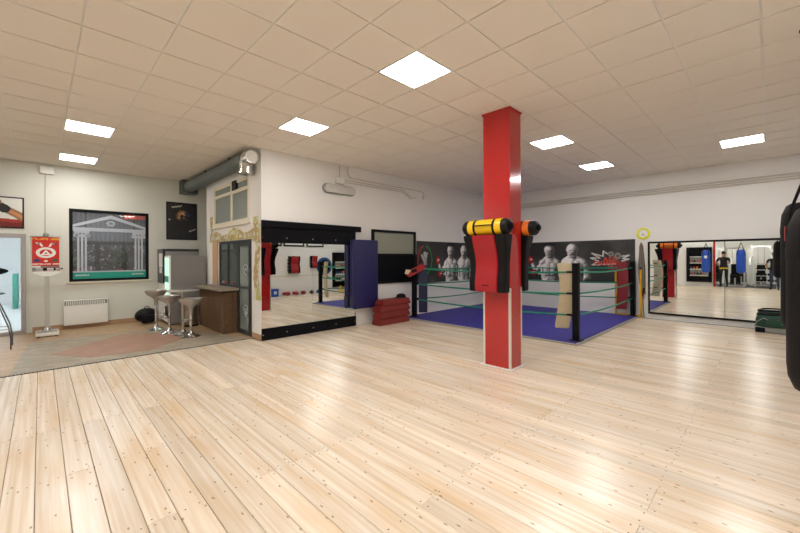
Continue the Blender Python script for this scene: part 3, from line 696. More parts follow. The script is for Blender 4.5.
# skipping ropes on a hook
sr = thing('skipping_ropes', 'bundle of brown skipping ropes hanging beside the wide mirror', 'skipping rope', (UD, 2.3, .4))
ob('hook', MB().cyl((UD - .001, 2.3, 1.88), (UD - .09, 2.3, 1.89), .008, 8), BLACKR, sr)
for k in range(7):
    dv = (k - 3) * .012; zb = random.uniform(.42, .75); cm = (BROWN, mat('olive_cord', '5b5742', .8), GREYF)[k % 3]
    pts = [(UD - .03 - .006 * (k % 3), 2.3 - .045 + dv, zb + .1), (UD - .035, 2.3 - .04 + dv, 1.3), (UD - .04, 2.3 - .02 + dv * .4, 1.82), (UD - .045, 2.3 + dv * .2, 1.9), (UD - .04, 2.3 + .02 + dv * .4, 1.82), (UD - .035, 2.3 + .03 + dv, 1.2), (UD - .03, 2.28 + dv, zb)]
    ob('cord', MB().tube(pts, .007, 6), cm, sr, 50)
for k, z in enumerate((.62, .55, .48)): ob('handle', MB().cyl((UD - .04, 2.25 + k * .03, z), (UD - .04, 2.25 + k * .03, z + .14), .014, 8), (BLACKR, BROWN, TAN)[k], sr)
ob('loose_cord', MB().tube([(UD - .03, 2.27, .5), (UD - .04, 2.26, .2), (UD - .06, 2.24, .05), (UD - .1, 2.2, .013), (UD - .2, 2.12, .012)], .008, 6), BROWN, sr, 50)
# clock
ck = thing('wall_clock', 'round wall clock with lime yellow rim', 'clock', (UD, 2.26, 2.13))
Mc = Matrix.Rotation(R(-90), 4, 'Y')
def disc(prof, loc, n=28): return MB().lathe(prof, n=n).xf(Matrix.Translation(loc) @ Mc)
ob('rim', disc([(.145, .001), (.15, .02), (.142, .04), (.108, .045), (.1, .03), (.1, .001)], (UD, 2.26, 2.13)), YARROW, ck, 40)
ob('face', disc([(0, .02), (.1, .02), (.1, .026), (0, .026)], (UD, 2.26, 2.13)), WHITEM, ck)
for a, l, w_ in ((215, .05, .006), (150, .085, .004)):
    q = MB().box(-.001, .001, -w_, w_, 0, l).xf(Matrix.Translation((UD - .0285, 2.26, 2.13)) @ Matrix.Rotation(R(a), 4, 'X')); ob('hand', q, BLACKR, ck)
for k in range(12):
    a = R(30 * k); ob('hour_mark', MB().box(UD - .028, UD - .026, 2.26 + 0.083 * math.sin(a) - .004, 2.26 + 0.083 * math.sin(a) + .004, 2.13 + 0.083 * math.cos(a) - .004, 2.13 + 0.083 * math.cos(a) + .004), BLACKR, ck)
# cable trunking along the ring end wall
for z, lab in ((3.22, 'upper grey cable pipe along the ring end wall'), (3.165, 'middle grey cable pipe along the ring end wall'), (3.11, 'lower grey cable pipe along the ring end wall')):
    tag(ob('cable_pipe', MB().tube([(UD - .022, VC - .02, z), (UD - .022, VE + .02, z)], .017, 8), PIPE, smooth=40), lab, 'pipe', 'cable pipes on the ring end wall')
# wide mirror
wm = thing('wide_wall_mirror', 'wide wall mirror in thin black frame beneath the cable pipes', 'mirror', (UD, .98, .1))
x0, x1, z0, z1 = -.22, 2.16, .12, 1.92
ob('mirror_pane', MB().box(UD - .022, UD - .006, .722, x1 - .04, z0 + .04, z1 - .04), MIRROR, wm)
ob('mirror_pane', MB().box(UD - .022, UD - .006, x0 + .04, .714, z0 + .04, z1 - .04), MIRROR, wm)
ob('seam_strip', MB().box(UD - .0225, UD - .006, .714, .722, z0 + .04, z1 - .04), FRAMEB, wm)
for bx in ((x0, x1, z0, z0 + .045), (x0, x1, z1 - .045, z1), (x0, x0 + .04, z0 + .045, z1 - .045), (x1 - .04, x1, z0 + .045, z1 - .045)):
    ob('frame', MB().box(UD - .04, UD - .002, *bx, .003), FRAMEB, wm)
struct(ob('baseboard_ring_end', MB().box(UD - .015, UD, VE, MV0 - .12, 0, .07), WALL))
tag(ob('wall_speaker', MB().box(UD - .16, UD - .001, -.34, -.17, 1.93, 2.16, .01), BLACKR), 'small black wall speaker above the mirror end', 'speaker')
# sports bag on the floor
sb = thing('sports_bag', 'dark green sports bag with grey trim on the floor by the mirror', 'bag', (10.5, -.05, 0))
m = MB().box(10.36, 10.66, -.4, .22, .06, .36, .1, 4); ob('body', m, GREENF, sb, True)
ob('base', MB().box(10.345, 10.675, -.415, .235, .004, .12, .03, 2), GREYF, sb, 40)
ob('base_patch', MB().box(10.338, 10.347, .08, .22, .012, .11, .002), BLACKR, sb)
ob('zip_flap', MB().box(10.42, 10.6, -.36, .2, .345, .375, .012, 2), BLACKR, sb, 40)
ob('side_pocket', MB().box(10.325, 10.365, -.3, .06, .13, .27, .015, 2), GREENF, sb, 40)
ob('piping', MB().tube([(10.35, .235, .12), (10.34, .2, .22), (10.35, .1, .3), (10.352, -.03, .23), (10.33, -.15, .2), (10.35, -.3, .22)], .008, 6), GREYF, sb, 50)
ob('carry_strap', MB().tube([(10.5, .2, .36), (10.42, .1, .395), (10.4, -.1, .4), (10.45, -.25, .385)], .014, 6), BLACKR, sb, 50)

# ---------------------------------------------------------------- heavy bags
def heavy_bag(label, u, v, r, z0, z1, m, crest=False, hook=None, group=None):
    t = thing('heavy_bag', label, 'punching bag', (u, v, z0), group)
    H = z1 - z0
    ob('body', MB().lathe([(0, 0), (r * .55, .004), (r * .85, .03), (r * .97, .09), (r, .16), (r, H - .2), (r * .96, H - .1), (r * .8, H - .02), (r * .66, H), (0, H + .01)], n=28), m, t, 40, local=True)
    ob('top_band', MB().lathe([(r * 1.002, H - .28), (r * 1.012, H - .275), (r * 1.012, H - .225), (r * 1.002, H - .22)], n=28), m, t, 40, local=True)
    hz = hook or H + .32
    for k in range(4):
        a = R(45 + 90 * k); p = (r * .9 * math.cos(a), r * .9 * math.sin(a))
        ob('strap', MB().tube([(p[0] * 1.12, p[1] * 1.12, H - .26), (p[0] * 1.08, p[1] * 1.08, H - .1), (p[0] * .8, p[1] * .8, H + .02), (p[0] * .45, p[1] * .45, H + (hz - H) * .5), (0.01 * math.cos(a), .01 * math.sin(a), hz)], .012, 6), BLACKR, t, 50, local=True)
    ob('ring', MB().tube([(.03 * math.cos(q * math.pi / 5), 0, hz + .025 + .03 * math.sin(q * math.pi / 5)) for q in range(10)], .006, 6, True), CHROME, t, 50, local=True)
    ob('chain', MB().tube([(.004 * (-1) ** q, .003 * (-1) ** (q // 2), hz + .05 + q * .04) for q in range(int((CEIL - .01 - z0 - hz - .05) / .04))], .007, 5), CHROME, t, local=True)
    ob('ceiling_plate', MB().cyl((0, 0, CEIL - z0 - .03), (0, 0, CEIL - z0 - .007), .06, 12), BLACKR, t, local=True)
    if crest: ob('crest', MB().prism([(-.06, .0), (-.045, -.06), (0, -.09), (.045, -.06), (.06, 0), (.05, .05), (-.05, .05)], lambda y, z: (r + .004, y, H - .32 + z), lambda y, z: (r - .01, y, H - .32 + z)), WHITEM, t, local=True)
    return t
hb1 = heavy_bag('black heavy bag with a small coloured tag hanging off the mirror wall', 2.9, -.243, .185, .80, 1.80, BAGBLK)
ob('tag', MB().box(-.1885, -.185, -.0, .03, .80, .9), mat('tag_yellow', 'd9b53a', .6), hb1, local=True)
ob('tag', MB().box(-.0, .03, .186, .189, .82, .9), mat('tag_red', 'b3423a', .6), hb1, local=True)
heavy_bag('longer black heavy bag next in the row towards the wide mirror', 4.95, -.25, .185, .84, 2.02, BAGBLK)
heavy_bag('blue heavy bag with white crest hanging before the display cabinet', -1.2, 2.19, .165, .77, 1.86, BLUEB, True)
heavy_bag('plain blue heavy bag hanging before the weights room', -1.2, .95, .165, .78, 1.86, BLUEB)

# ---------------------------------------------------------------- office block: door, windows, painting, counter, duct
w2 = struct(thing('window_3', 'sliding office window above the brick counter', 'window', (UB, 8.4, .93))); del w2['category']
fu0, fu1 = UB - .012, UB + .05
for bx in ((7.87, OV1, OZ1 - .06, OZ1), (7.87, OV1, .93, .985), (OV1 - .05, OV1, .985, OZ1 - .06), (8.37, 8.41, .985, OZ1 - .06)): ob('frame', MB().box(fu0, fu1, *bx, .003), DARKAL, w2)
for a, b in ((7.87, 8.37), (8.41, OV1 - .05)): ob('pane', MB().box(UB + .015, UB + .021, a, b, .985, OZ1 - .06), SMOKE, w2)
for v, z, cc in ((8.75, 1.0, LOGOW), (8.66, 1.0, LOGOR), (8.2, 1.0, LOGOR)): ob('sticker', MB().box(UB + .011, UB + .0148, v - .025, v + .025, z, z + .04), cc, w2)
dr = struct(thing('door_1', 'glazed office door', 'door', (UB, 7.5, 0))); del dr['category']
ob('apron_wall', MB().box(UB, UB + T, 7.87, OV1, 0, .93), WALL, dr)
for bx in ((OV0, 7.87, OZ1 - .06, OZ1), (OV0, OV0 + .05, .004, OZ1 - .06), (7.8, 7.87, .004, OZ1 - .06)): ob('jamb', MB().box(fu0, fu1, *bx, .003), DARKAL, dr)
lf_ = ob('leaf_frame', MB().box(fu0 - .006, UB + .03, OV0 + .055, OV0 + .12, .02, OZ1 - .065).box(fu0 - .006, UB + .03, 7.73, 7.795, .02, OZ1 - .065).box(fu0 - .006, UB + .03, OV0 + .12, 7.73, .02, .1).box(fu0 - .006, UB + .03, OV0 + .12, 7.73, OZ1 - .13, OZ1 - .065).box(fu0 - .006, UB + .03, OV0 + .12, 7.73, .93, .975), DARKAL, dr)
for a, b in ((.1, .93), (.975, OZ1 - .13)): ob('pane', MB().box(UB + .005, UB + .011, OV0 + .12, 7.73, a, b), PALEG, dr)
ob('handle', MB().tube([(fu0 - .008, 7.76, 1.0), (fu0 - .05, 7.76, 1.0), (fu0 - .05, 7.65, 1.0)], .01, 6), CHROME, dr, 50)
# curled white sticker lines on the door glass
for zc, r_ in ((1.3, .14), (.5, .12), (.42, .07)):
    pts = [(UB + .001, 7.42 + r_ * (1 - q / 26) * math.cos(q * .45), zc + r_ * (1 - q / 26) * math.sin(q * .45)) for q in range(22)]
    ob('vinyl_curl', MB().tube(pts, .006, 5), DECAL, dr)
# upper cream window
w4 = struct(thing('window_4', 'cream framed upper office window', 'window', (UB, 8.2, HZ0))); del w4['category']
for bx in ((HV0, HV1, HZ1 - .07, HZ1), (HV0, HV1, HZ0, HZ0 + .09), (HV0, HV0 + .07, HZ0 + .09, HZ1 - .07), (HV1 - .07, HV1, HZ0 + .09, HZ1 - .07), (8.1, 8.2, HZ0 + .09, HZ1 - .07), (HV0 + .07, 8.1, 2.93, 3.0), (8.2, HV1 - .07, 2.93, 3.0)):
    ob('frame', MB().box(UB - .015, UB + .04, *bx, .004), CREAMF, w4)
for a, b in ((HV0 + .07, 8.1), (8.2, HV1 - .07)):
    for c, d in ((HZ0 + .09, 2.93), (3.0, HZ1 - .07)): ob('pane', MB().box(UB + .01, UB + .016, a, b, c, d), PALEG, w4)
ob('vent_box', MB().box(UB - .03, UB + .009, 7.84, 8.08, 2.99, 3.19), BLACKR, w4)
ob('sill', MB().box(UB - .05, UB, HV0 - .05, HV1 + .05, HZ0 - .035, HZ0, .004), CREAMF, w4)
tag(ob('timber_post', MB().box(UB - .03, UB - .001, 9.0, 9.32, .95, 1.96, .004), TANSTRIP), 'flat tan timber board beside the office window above the counter', 'board')
# painted ornament over and beside the door
def orn(S_, T_):
    """S: from the lounge side to the corner; T: up"""
    n = fbm(S_ + 1, T_ + 2, 6, 21); n2 = fbm(S_, T_, 14, 31); n3 = fbm(S_, T_, 3, 41)
    W_ = 2.9
    band = np.exp(-((T_ - (1.55 + .06 * np.sin(S_ * 5))) / .16) ** 4)
    horn = np.exp(-((S_ - .12 - .25 * np.clip(1.95 - T_, 0, 1)) / .11) ** 4) * (T_ > 1.4) * (T_ < 2.1)
    tail = np.exp(-((S_ - (W_ - .2 + .05 * np.sin(T_ * 6))) / .13) ** 4) * (T_ < 1.9)
    k = np.clip(np.maximum.reduce([band, horn, tail]) * 1.6 - .9 + n, 0, 1); k = np.clip((k - .44) * 8, 0, 1) * .85
    c1 = np.array([.74, .71, .30]); c2 = np.array([.63, .45, .33]); c3 = np.array([.80, .81, .72]); bg = np.array([.914, .894, .870])
    col = [np.where(n2 > .56, c3[i], np.where(n3 > .52, c1[i], c2[i] * .6 + c1[i] * .4)) for i in range(3)]
    return [col[i] * k + bg[i] * (1 - k) for i in range(3)]
op = thing('wall_painting', 'yellow green painted ornament around the office door head', 'painting', (UB, 8.2, .75))
def orn_piece(v1, v0, z0, z1, nx, ny):
    grid_print('paint', (UB - .0015, v1, z0), (0, v0 - v1, 0), (0, 0, z1 - z0), nx, ny, lambda S_, T_: orn(S_ + (9.58 - v1), T_ + (z0 - .45)), op)
orn_piece(9.58, 6.7, 1.935, 2.235, 190, 24)
orn_piece(7.128, 6.7, .75, 1.935, 30, 80)
orn_piece(7.15, 6.7, 2.235, 2.5, 30, 18)
orn_piece(9.6, 9.34, 2.235, 2.62, 20, 24)
# brick counter
bc = thing('brick_counter', 'small brown brick bar counter with stone top by the office window', 'counter', (2.8, 8.55, 0))
CU0, CV0, CV1, CH = 2.64, 7.82, 9.34, .88
ob('core', MB().box(CU0 + .012, UB - .015, CV0 + .012, CV1 - .012, .004, CH), MORTAR, bc)
bk = MB(); rowh = .044; L = .2
for r in range(int((CH - .01) / rowh)):
    z = .01 + r * rowh; o_ = (r % 2) * L / 2
    v = CV0 - o_
    while v < CV1:
        a, b = max(v, CV0), min(v + L - .008, CV1)
        if b - a > .02: d = random.uniform(0, .005); bk.box(CU0 + d, CU0 + .03, a, b, z, z + rowh - .008)
        v += L
    u = CU0 + .005
    while u < UB - .05:
        bk.box(u + .026 if u < CU0 + .01 else u, min(u + L - .01, UB - .016), CV0 + random.uniform(0, .005), CV0 + .03, z, z + rowh - .008); u += L
stuff(ob('brick_courses', bk, BRICK, bc))
ob('counter_top', MB().box(CU0 - .1, UB - .016, CV0 - .08, CV1 + .08, CH, CH + .05, .008, 2), SLABM, bc)
# ventilation duct
du = thing('ventilation_duct', 'round grey metal duct under the ceiling with open tee end', 'duct', (2.72, 8.8, 3.2))
DC, DZ, DR = 2.79, 3.43, .14
ob('pipe', MB().cyl((DC, 6.95, DZ), (DC, VA - .25, DZ), DR, 28), GALV, du, 40)
for k in range(26):
    v = 7.1 + k * .14; ob('seam', MB().tube([(DC + (DR + .001) * math.cos(q * math.pi / 12), v, DZ + (DR + .001) * math.sin(q * math.pi / 12)) for q in range(24)], .004, 5, True), GALV, du)
ob('wall_box', MB().box(DC - .17, DC + .2, VA - .3, VA - .001, DZ - .18, DZ + .165), GALV, du)
ob('tee_barrel', MB().lathe([(.132, 0), (.132, .36), (.114, .36), (.114, 0)], n=28).xf(Matrix.Translation((DC, 7.06, DZ)) @ Matrix.Rotation(R(90), 4, 'X')), SHINY, du, 40)
ob('grille_disc', MB().cyl((DC, 6.74, DZ), (DC, 6.76, DZ), DR - .028, 28), WHITEM, du)
ob('drop_collar', MB().lathe([(.115, -.3), (.128, -.3), (.128, 0), (.115, 0)], (DC, 6.98, DZ + .02), 28), SHINY, du, 40)
ob('collar_lip', MB().lathe([(.115, -.305), (.155, -.305), (.155, -.288), (.115, -.288)], (DC, 6.98, DZ + .02), 28), SHINY, du, 40)
for v in (7.5, 8.6, 9.7): ob('hanger', MB().cyl((DC, v, DZ + DR - .005), (DC, v, CEIL - .007), .006, 6), ALU, du)
for v in (7.45, 8.9): ob('bolt', MB().cyl((DC - DR * .9, v, DZ + .07), (DC - DR * .9 - .03, v, DZ + .08), .018, 8), BLACKR, du)

# ---------------------------------------------------------------- lounge
# vending machines
v1 = thing('vending_machine', 'tall grey vending machine with lit glass front beside the counter', 'vending machine', (2.55, 10.0, 0))
a0, a1, b0, b1, vz = 2.16, 2.9, 9.75, 10.22, 1.63
ob('body', MB().box(a0, a1, b0, b1, .03, vz, .01, 2), VMSIDE, v1)
ob('door_frame', MB().box(a0 - .03, a0 - .001, b0 + .003, b1 - .003, .05, vz - .01, .006), WHITEM, v1)
ob('glass_front', MB().box(a0 - .038, a0 - .03, b0 + .04, b1 - .04, .55, vz - .06), VMLIT, v1)
ob('label_panel', MB().box(a0 - .044, a0 - .038, b0 + .06, b1 - .06, 1.0, 1.14), VMTEAL, v1)
ob('delivery_slot', MB().box(a0 - .042, a0 - .03, b0 + .06, b1 - .06, .2, .42), VMDARK, v1)
for p in ((a0 + .05, b0 + .05), (a1 - .05, b0 + .05), (a0 + .05, b1 - .05), (a1 - .05, b1 - .05)): ob('foot', MB().cyl((*p, .001), (*p, .03), .02, 8), BLACKR, v1)
v2 = thing('vending_machine', 'dark fronted drinks vending machine in the lounge corner', 'vending machine', (2.55, 10.5, 0))
b0, b1, vz = 10.27, 10.88, 1.79
ob('body', MB().box(a0, a1, b0, b1, .03, vz - .06, .01, 2), VMSIDE, v2)
ob('top_hood', MB().box(a0 + .02, a1, b0 + .01, b1 - .01, vz - .06, vz, .006), VMDARK, v2)
ob('front_upper', MB().box(a0 - .05, a0 - .001, b0 + .01, b1 - .01, .95, vz, .008), VMDARK, v2)
ob('display', MB().box(a0 - .055, a0 - .05, b0 + .06, b1 - .2, 1.35, 1.68), WHITEP, v2)
ob('cup_bay', MB().box(a0 - .056, a0 - .05, b0 + .12, b1 - .25, 1.2, 1.34), LOGOW, v2)
ob('front_lower', MB().box(a0 - .03, a0 - .001, b0 + .01, b1 - .01, .05, .949, .008), WHITEP, v2)
for p in ((a0 + .05, b0 + .05), (a1 - .05, b0 + .05), (a0 + .05, b1 - .05), (a1 - .05, b1 - .05)): ob('foot', MB().cyl((*p, .001), (*p, .03), .02, 8), BLACKR, v2)
# bin
bn = thing('waste_bin', 'brushed steel round waste bin between counter and tall table', 'bin', (2.52, 9.5, 0))
ob('shell', MB().lathe([(.15, .03), (.155, .04), (.155, .6), (.14, .6), (.14, .06), (0, .06)], (2.48, 9.42, 0), 28), BRUSH, bn, 40)
ob('base_ring', MB().lathe([(.0, .001), (.158, .001), (.16, .03), (.15, .032), (0, .032)], (2.48, 9.42, 0), 28), BLACKR, bn, 40)
ob('lid', MB().lathe([(.156, .6), (.15, .64), (.08, .66), (0, .662)], (2.48, 9.42, 0), 28), BLACKR, bn, 40)
# bar stools and tall table
def bar_stool(label, u, v, hz, rz):
    t = thing('bar_stool', label, 'stool', (u, v, 0), 'silver bar stools around the tall table')
    ob('base', MB().lathe([(.0, .001), (.17, .001), (.175, .012), (.14, .028), (.07, .05), (.035, .09), (.03, .12), (0, .12)], n=28), CHROME, t, 40, local=True)
    ob('lower_column', MB().cyl((0, 0, .1), (0, 0, .42), .025, 14), CHROME, t, 40, local=True)
    ob('gas_lift', MB().cyl((0, 0, .42), (0, 0, hz - .1), .019, 14), CHROME, t, 40, local=True)
    ob('seat', MB().lathe([(.032, hz - .26), (.036, hz - .18), (.05, hz - .12), (.1, hz - .075), (.165, hz - .035), (.2, hz + .02), (.21, hz + .06), (.2, hz + .062), (.17, hz + .005), (.1, hz - .03), (0, hz - .04)], n=28), SEATM, t, 40, local=True)
    Mz = Matrix.Rotation(rz, 4, 'Z')
    ob('footrest', MB().tube([(0, 0, .34), (.06, -.1, .335), (.15, -.1, .335), (.17, 0, .335), (.15, .1, .335), (.06, .1, .335), (0, 0, .34)], .009, 6).xf(Mz), CHROME, t, 50, local=True)
    ob('lever', MB().tube([(0, 0, hz - .15), (.1, .05, hz - .14), (.16, .08, hz - .16)], .006, 5).xf(Mz), CHROME, t, 50, local=True)
bar_stool('silver bowl-seat bar stool standing nearest the lounge window', 1.8, 9.42, .80, R(-20))
bar_stool('silver bowl-seat bar stool between its twin and the tall table', 1.92, 8.8, .715, R(200))
bar_stool('silver bowl-seat bar stool nearest the boarded floor', 2.12, 8.06, .70, R(200))
bt = thing('bar_table', 'small round silver bar table among the stools', 'table', (2.08, 8.45, 0))
ob('base', MB().lathe([(.0, .001), (.185, .001), (.19, .012), (.15, .03), (.06, .05), (.035, .1), (0, .1)], n=28), CHROME, bt, 40, local=True)
ob('column', MB().cyl((0, 0, .08), (0, 0, .87), .028, 14), BRUSH, bt, 40, local=True)
ob('top_flange', MB().cyl((0, 0, .855), (0, 0, .875), .1, 16), BRUSH, bt, local=True)
ob('table_top', MB().lathe([(0, .875), (.27, .875), (.3, .887), (.3, .899), (.29, .905), (0, .905)], n=32), SEATM, bt, 40, local=True)
# backpack on floor by the wall
bp_ = thing('backpack', 'black backpack lying against the lounge wall behind the stools', 'backpack', (1.8, 10.6, 0))
ob('body', MB().ell((1.83, 10.58, .185), (.24, .17, .18), 18, 12), BLACKV, bp_, True)
ob('pocket', MB().box(1.7, 1.96, 10.36, 10.45, .03, .22, .04, 3), BLACKV, bp_, True)
ob('loop', MB().tube([(1.78, 10.6, .34), (1.8, 10.58, .4), (1.87, 10.58, .4), (1.89, 10.6, .34)], .01, 6), BLACKR, bp_, 50)
# convector heater
ht = thing('convector_heater', 'white convector heater under the lounge window', 'heater', (.74, VA, .08))
ob('casing', MB().box(.36, 1.12, VA - .14, VA - .03, .09, .64, .012, 2), WHITEM, ht, 40)
gr_ = ob('grille', MB().box(.375, 1.105, VA - .146, VA - .13, .53, .625), GREYM, ht)
for k in range(22): ob('slat', MB().box(.405 + k * .0306, .418 + k * .0306, VA - .152, VA - .146, .535, .615), WHITEM, gr_)
ob('bracket', MB().box(.5, .56, VA - .03, VA - .001, .2, .5).box(.92, .98, VA - .03, VA - .001, .2, .5), GREYM, ht)
ob('thermostat', MB().cyl((1.12, VA - .09, .58), (1.135, VA - .09, .58), .025, 12), GREYM, ht)
# weighing scale and banner
wsx, wsy = .1, 10.33
ws = thing('column_scale', 'white column weighing scale standing before the red banner', 'scale', (wsx, wsy, 0))
ob('platform', MB().box(wsx - .17, wsx + .17, wsy - .25, wsy + .2, .02, .09, .015, 2), WHITEM, ws, 40)
ob('rubber_mat', MB().box(wsx - .15, wsx + .15, wsy - .24, wsy + .08, .09, .096), ALU, ws)
for p in ((-.13, -.2), (.13, -.2), (-.13, .15), (.13, .15)): ob('foot', MB().cyl((wsx + p[0], wsy + p[1], .001), (wsx + p[0], wsy + p[1], .02), .02, 8), BLACKR, ws)
ob('column', MB().box(wsx - .035, wsx + .035, wsy + .1, wsy + .16, .09, 1.22, .01), mat('grey_enamel', 'c2beb8', .4), ws)
ob('column_foot', MB().lathe([(.075, .09), (.07, .12), (.045, .15), (0, .15)], (wsx, wsy + .13, 0), 16), CHROME, ws, 40)
ob('head', MB().prism([(-.06, 1.2), (.06, 1.2), (.2, 1.27), (.21, 1.3), (-.21, 1.3), (-.2, 1.27)], lambda x, z: (wsx + x, wsy + .09, z), lambda x, z: (wsx + x, wsy + .17, z)), WHITEM, ws)
ob('beam', MB().box(wsx - .2, wsx + .21, wsy + .1, wsy + .12, 1.34, 1.365), CHROME, ws)
ob('lower_beam', MB().box(wsx - .2, wsx + .18, wsy + .13, wsy + .15, 1.31, 1.325), CHROME, ws)
ob('poise', MB().box(wsx - .06, wsx + .0, wsy + .085, wsy + .135, 1.315, 1.37, .006), BLACKR, ws)
ob('poise', MB().box(wsx + .1, wsx + .13, wsy + .085, wsy + .135, 1.32, 1.37, .006), BLACKR, ws)
ob('end_knob', MB().ell((wsx + .225, wsy + .11, 1.35), (.018, .018, .018)), BLACKR, ws)
ob('beam_end', MB().box(wsx - .21, wsx - .17, wsy + .09, wsy + .16, 1.3, 1.38).box(wsx + .18, wsx + .2, wsy + .09, wsy + .16, 1.3, 1.38), GREYM, ws)
def banner_fn(S_, T_):
    r_ = np.full_like(S_, .80); g = np.full_like(S_, .13); b = np.full_like(S_, .09); W_, H_ = .42, .74
    n = fbm(S_, T_, 30, 51); cx, cz = W_ / 2, .40
    def put(m, c):
        nonlocal r_, g, b
        r_, g, b = np.where(m, c[0], r_), np.where(m, c[1], g), np.where(m, c[2], b)
    put((T_ > .67) & (n > .45) & (T_ < .71), (.85, .6, .15))
    e = np.hypot((S_ - cx) / .155, (T_ - cz) / .115); put(e < 1, (.93, .92, .88)); put(e < .62, (.78, .16, .12))
    tri = (T_ > cz - .05) & (np.abs(S_ - cx) < (cz + .06 - T_) * .75); put(tri, (.95, .94, .92)); put((T_ > cz - .025) & (np.abs(S_ - cx) < (cz + .015 - T_) * .7), (.74, .12, .1))
    for sx in (-1, 1):
        d = np.abs((S_ - cx) * sx - .05 - (T_ - .52) * .5); put((d < .018) & (T_ > .53) & (T_ < .61), (.93, .9, .86))
        d = np.hypot((S_ - cx - sx * .13) / .05, (T_ - .59) / .03); put((d < 1) & (n > .42), (.15, .16, .2)); put((d < 1) & (n > .56), (.85, .7, .6))
        d = np.hypot((S_ - cx - sx * .14) / .05, (T_ - .235) / .035); put((d < 1), (.2, .25, .45) if sx < 0 else (.3, .35, .2))
    d = np.hypot((S_ - cx) / .03, (T_ - .22) / .02); put(d < 1, (.93, .9, .86))
    put((T_ < .17) & (T_ > .145) & (n > .4), (.92, .85, .8)); put((T_ < .12) & (T_ > .03), (.55, .45, .42)); put((T_ < .12) & (T_ > .08) & (S_ < .13), (.9, .9, .88)); put((T_ < .07) & (n > .5), (.18, .15, .16))
    return r_, g, b
bnr = thing('banner', 'red hanging banner with white oval and triangle emblem on lounge wall', 'banner', (.09, VA, 1.3))
ob('cloth', MB().box(-.12, .3, VA - .016, VA - .012, 1.29, 2.03), REDV, bnr)
grid_print('print', (-.12, VA - .0165, 1.29), (.42, 0, 0), (0, 0, .74), 84, 148, banner_fn, bnr)
ob('top_rod', MB().cyl((-.15, VA - .014, 2.03), (.33, VA - .014, 2.03), .01, 8), CHROME, bnr)
ob('rosette', MB().ell((.09, VA - .03, 2.07), (.05, .02, .045)), GREYM, bnr, True)
tag(ob('surface_box', MB().box(0, .22, VA - .08, VA - .001, 3.38, 3.53, .012, 2), WHITEP, smooth=40), 'white electrical box under the ceiling above the banner', 'junction box')
tag(ob('conduit', MB().tube([(.09, VA - .02, 3.39), (.085, VA - .02, 2.1)], .01, 8), PIPE, smooth=40), 'thin vertical conduit from white box down to the banner', 'conduit')
# posters
def poster1(S_, T_):
    n = fbm(S_, T_, 9, 61); n2 = fbm(S_ + 2, T_, 25, 71); W_, H_ = .71, .98
    g = .10 + .05 * n; r_, gg, b = g.copy(), g.copy(), g * 1.08
    d = np.hypot((S_ - .34) / .16, (T_ - .6) / .2) + .5 * (n2 - .5)
    k = np.clip((1 - d) * 2.5, 0, 1) * (n > .42); r_ += k * .8 * n2 * 1.4; gg += k * .52 * n2 * 1.4; b += k * .4 * n2
    k2 = np.clip((1 - np.hypot((S_ - .47) / .08, (T_ - .64) / .06)) * 2, 0, 1); b += .3 * k2; gg += .12 * k2
    k3 = np.clip((1 - np.hypot((S_ - .05) / .03, (T_ - .5) / .03)) * 2, 0, 1); r_ += k3 * .6; gg += k3 * .6; b += k3 * .65
    def script(x0, z0, x1, z1, w_):
        nonlocal r_, gg, b
        t = np.clip((S_ - x0) / (x1 - x0), 0, 1); zz = z0 + (z1 - z0) * t + .012 * np.sin(t * 22)
        m = (np.abs(T_ - zz) < w_) & (S_ > x0) & (S_ < x1); r_, gg, b = np.where(m, .85, r_), np.where(m, .83, gg), np.where(m, .76, b)
    script(.1, .82, .33, .87, .014); script(.5, .2, .66, .27, .009)
    return r_, gg, b
p1 = thing('fight_poster', 'black framed dark fight poster above the vending machines', 'poster', (2.68, VA, 2.05))
ob('frame', MB().box(2.32, 3.04, VA - .022, VA - .001, 2.05, 3.03, .003), FRAMEB, p1)
grid_print('print', (2.34, VA - .0225, 2.07), (.68, 0, 0), (0, 0, .94), 90, 120, poster1, p1)
def poster2(S_, T_):
    n = fbm(S_, T_, 8, 81); r_, g, b = [np.full_like(S_, x) for x in (.86, .86, .83)]
    def put(m, c):
        nonlocal r_, g, b
        r_, g, b = np.where(m, c[0], r_), np.where(m, c[1], g), np.where(m, c[2], b)
    def cap(x0, z0, x1, z1, w0, w1, c):
        dx, dz = x1 - x0, z1 - z0; t = np.clip(((S_ - x0) * dx + (T_ - z0) * dz) / (dx * dx + dz * dz), 0, 1)
        d = np.hypot(S_ - x0 - t * dx, T_ - z0 - t * dz) / (w0 + (w1 - w0) * t); sh = 1 - .35 * d
        put(d < 1, [c[i] * sh for i in range(3)])
    put(T_ < .15 + .03 * n, (.62, .16, .10)); put((T_ < .07 + .05 * n), (.45, .1, .07))
    SK = (.80, .55, .36)
    cap(1.0, .2, .72, .38, .075, .065, SK); cap(.73, .37, .62, .44, .085, .08, (.10, .10, .11)); cap(.62, .5, .47, .5, .07, .06, SK); cap(.48, .52, .40, .49, .05, .05, (.55, .3, .2))
    cap(.0, .2, .2, .4, .075, .065, SK); cap(.2, .4, .3, .46, .085, .08, (.55, .10, .12)); cap(.3, .48, .4, .49, .06, .06, SK)
    return r_, g, b
p2 = thing('fist_poster', 'black framed poster of two wrapped fists meeting', 'poster', (-.74, VA, 2.2))
ob('frame', MB().box(-1.27, -.235, VA - .022, VA - .001, 2.19, 2.83, .003), FRAMEB, p2)
grid_print('print', (-1.245, VA - .0225, 2.215), (.985, 0, 0), (0, 0, .59), 110, 66, poster2, p2)
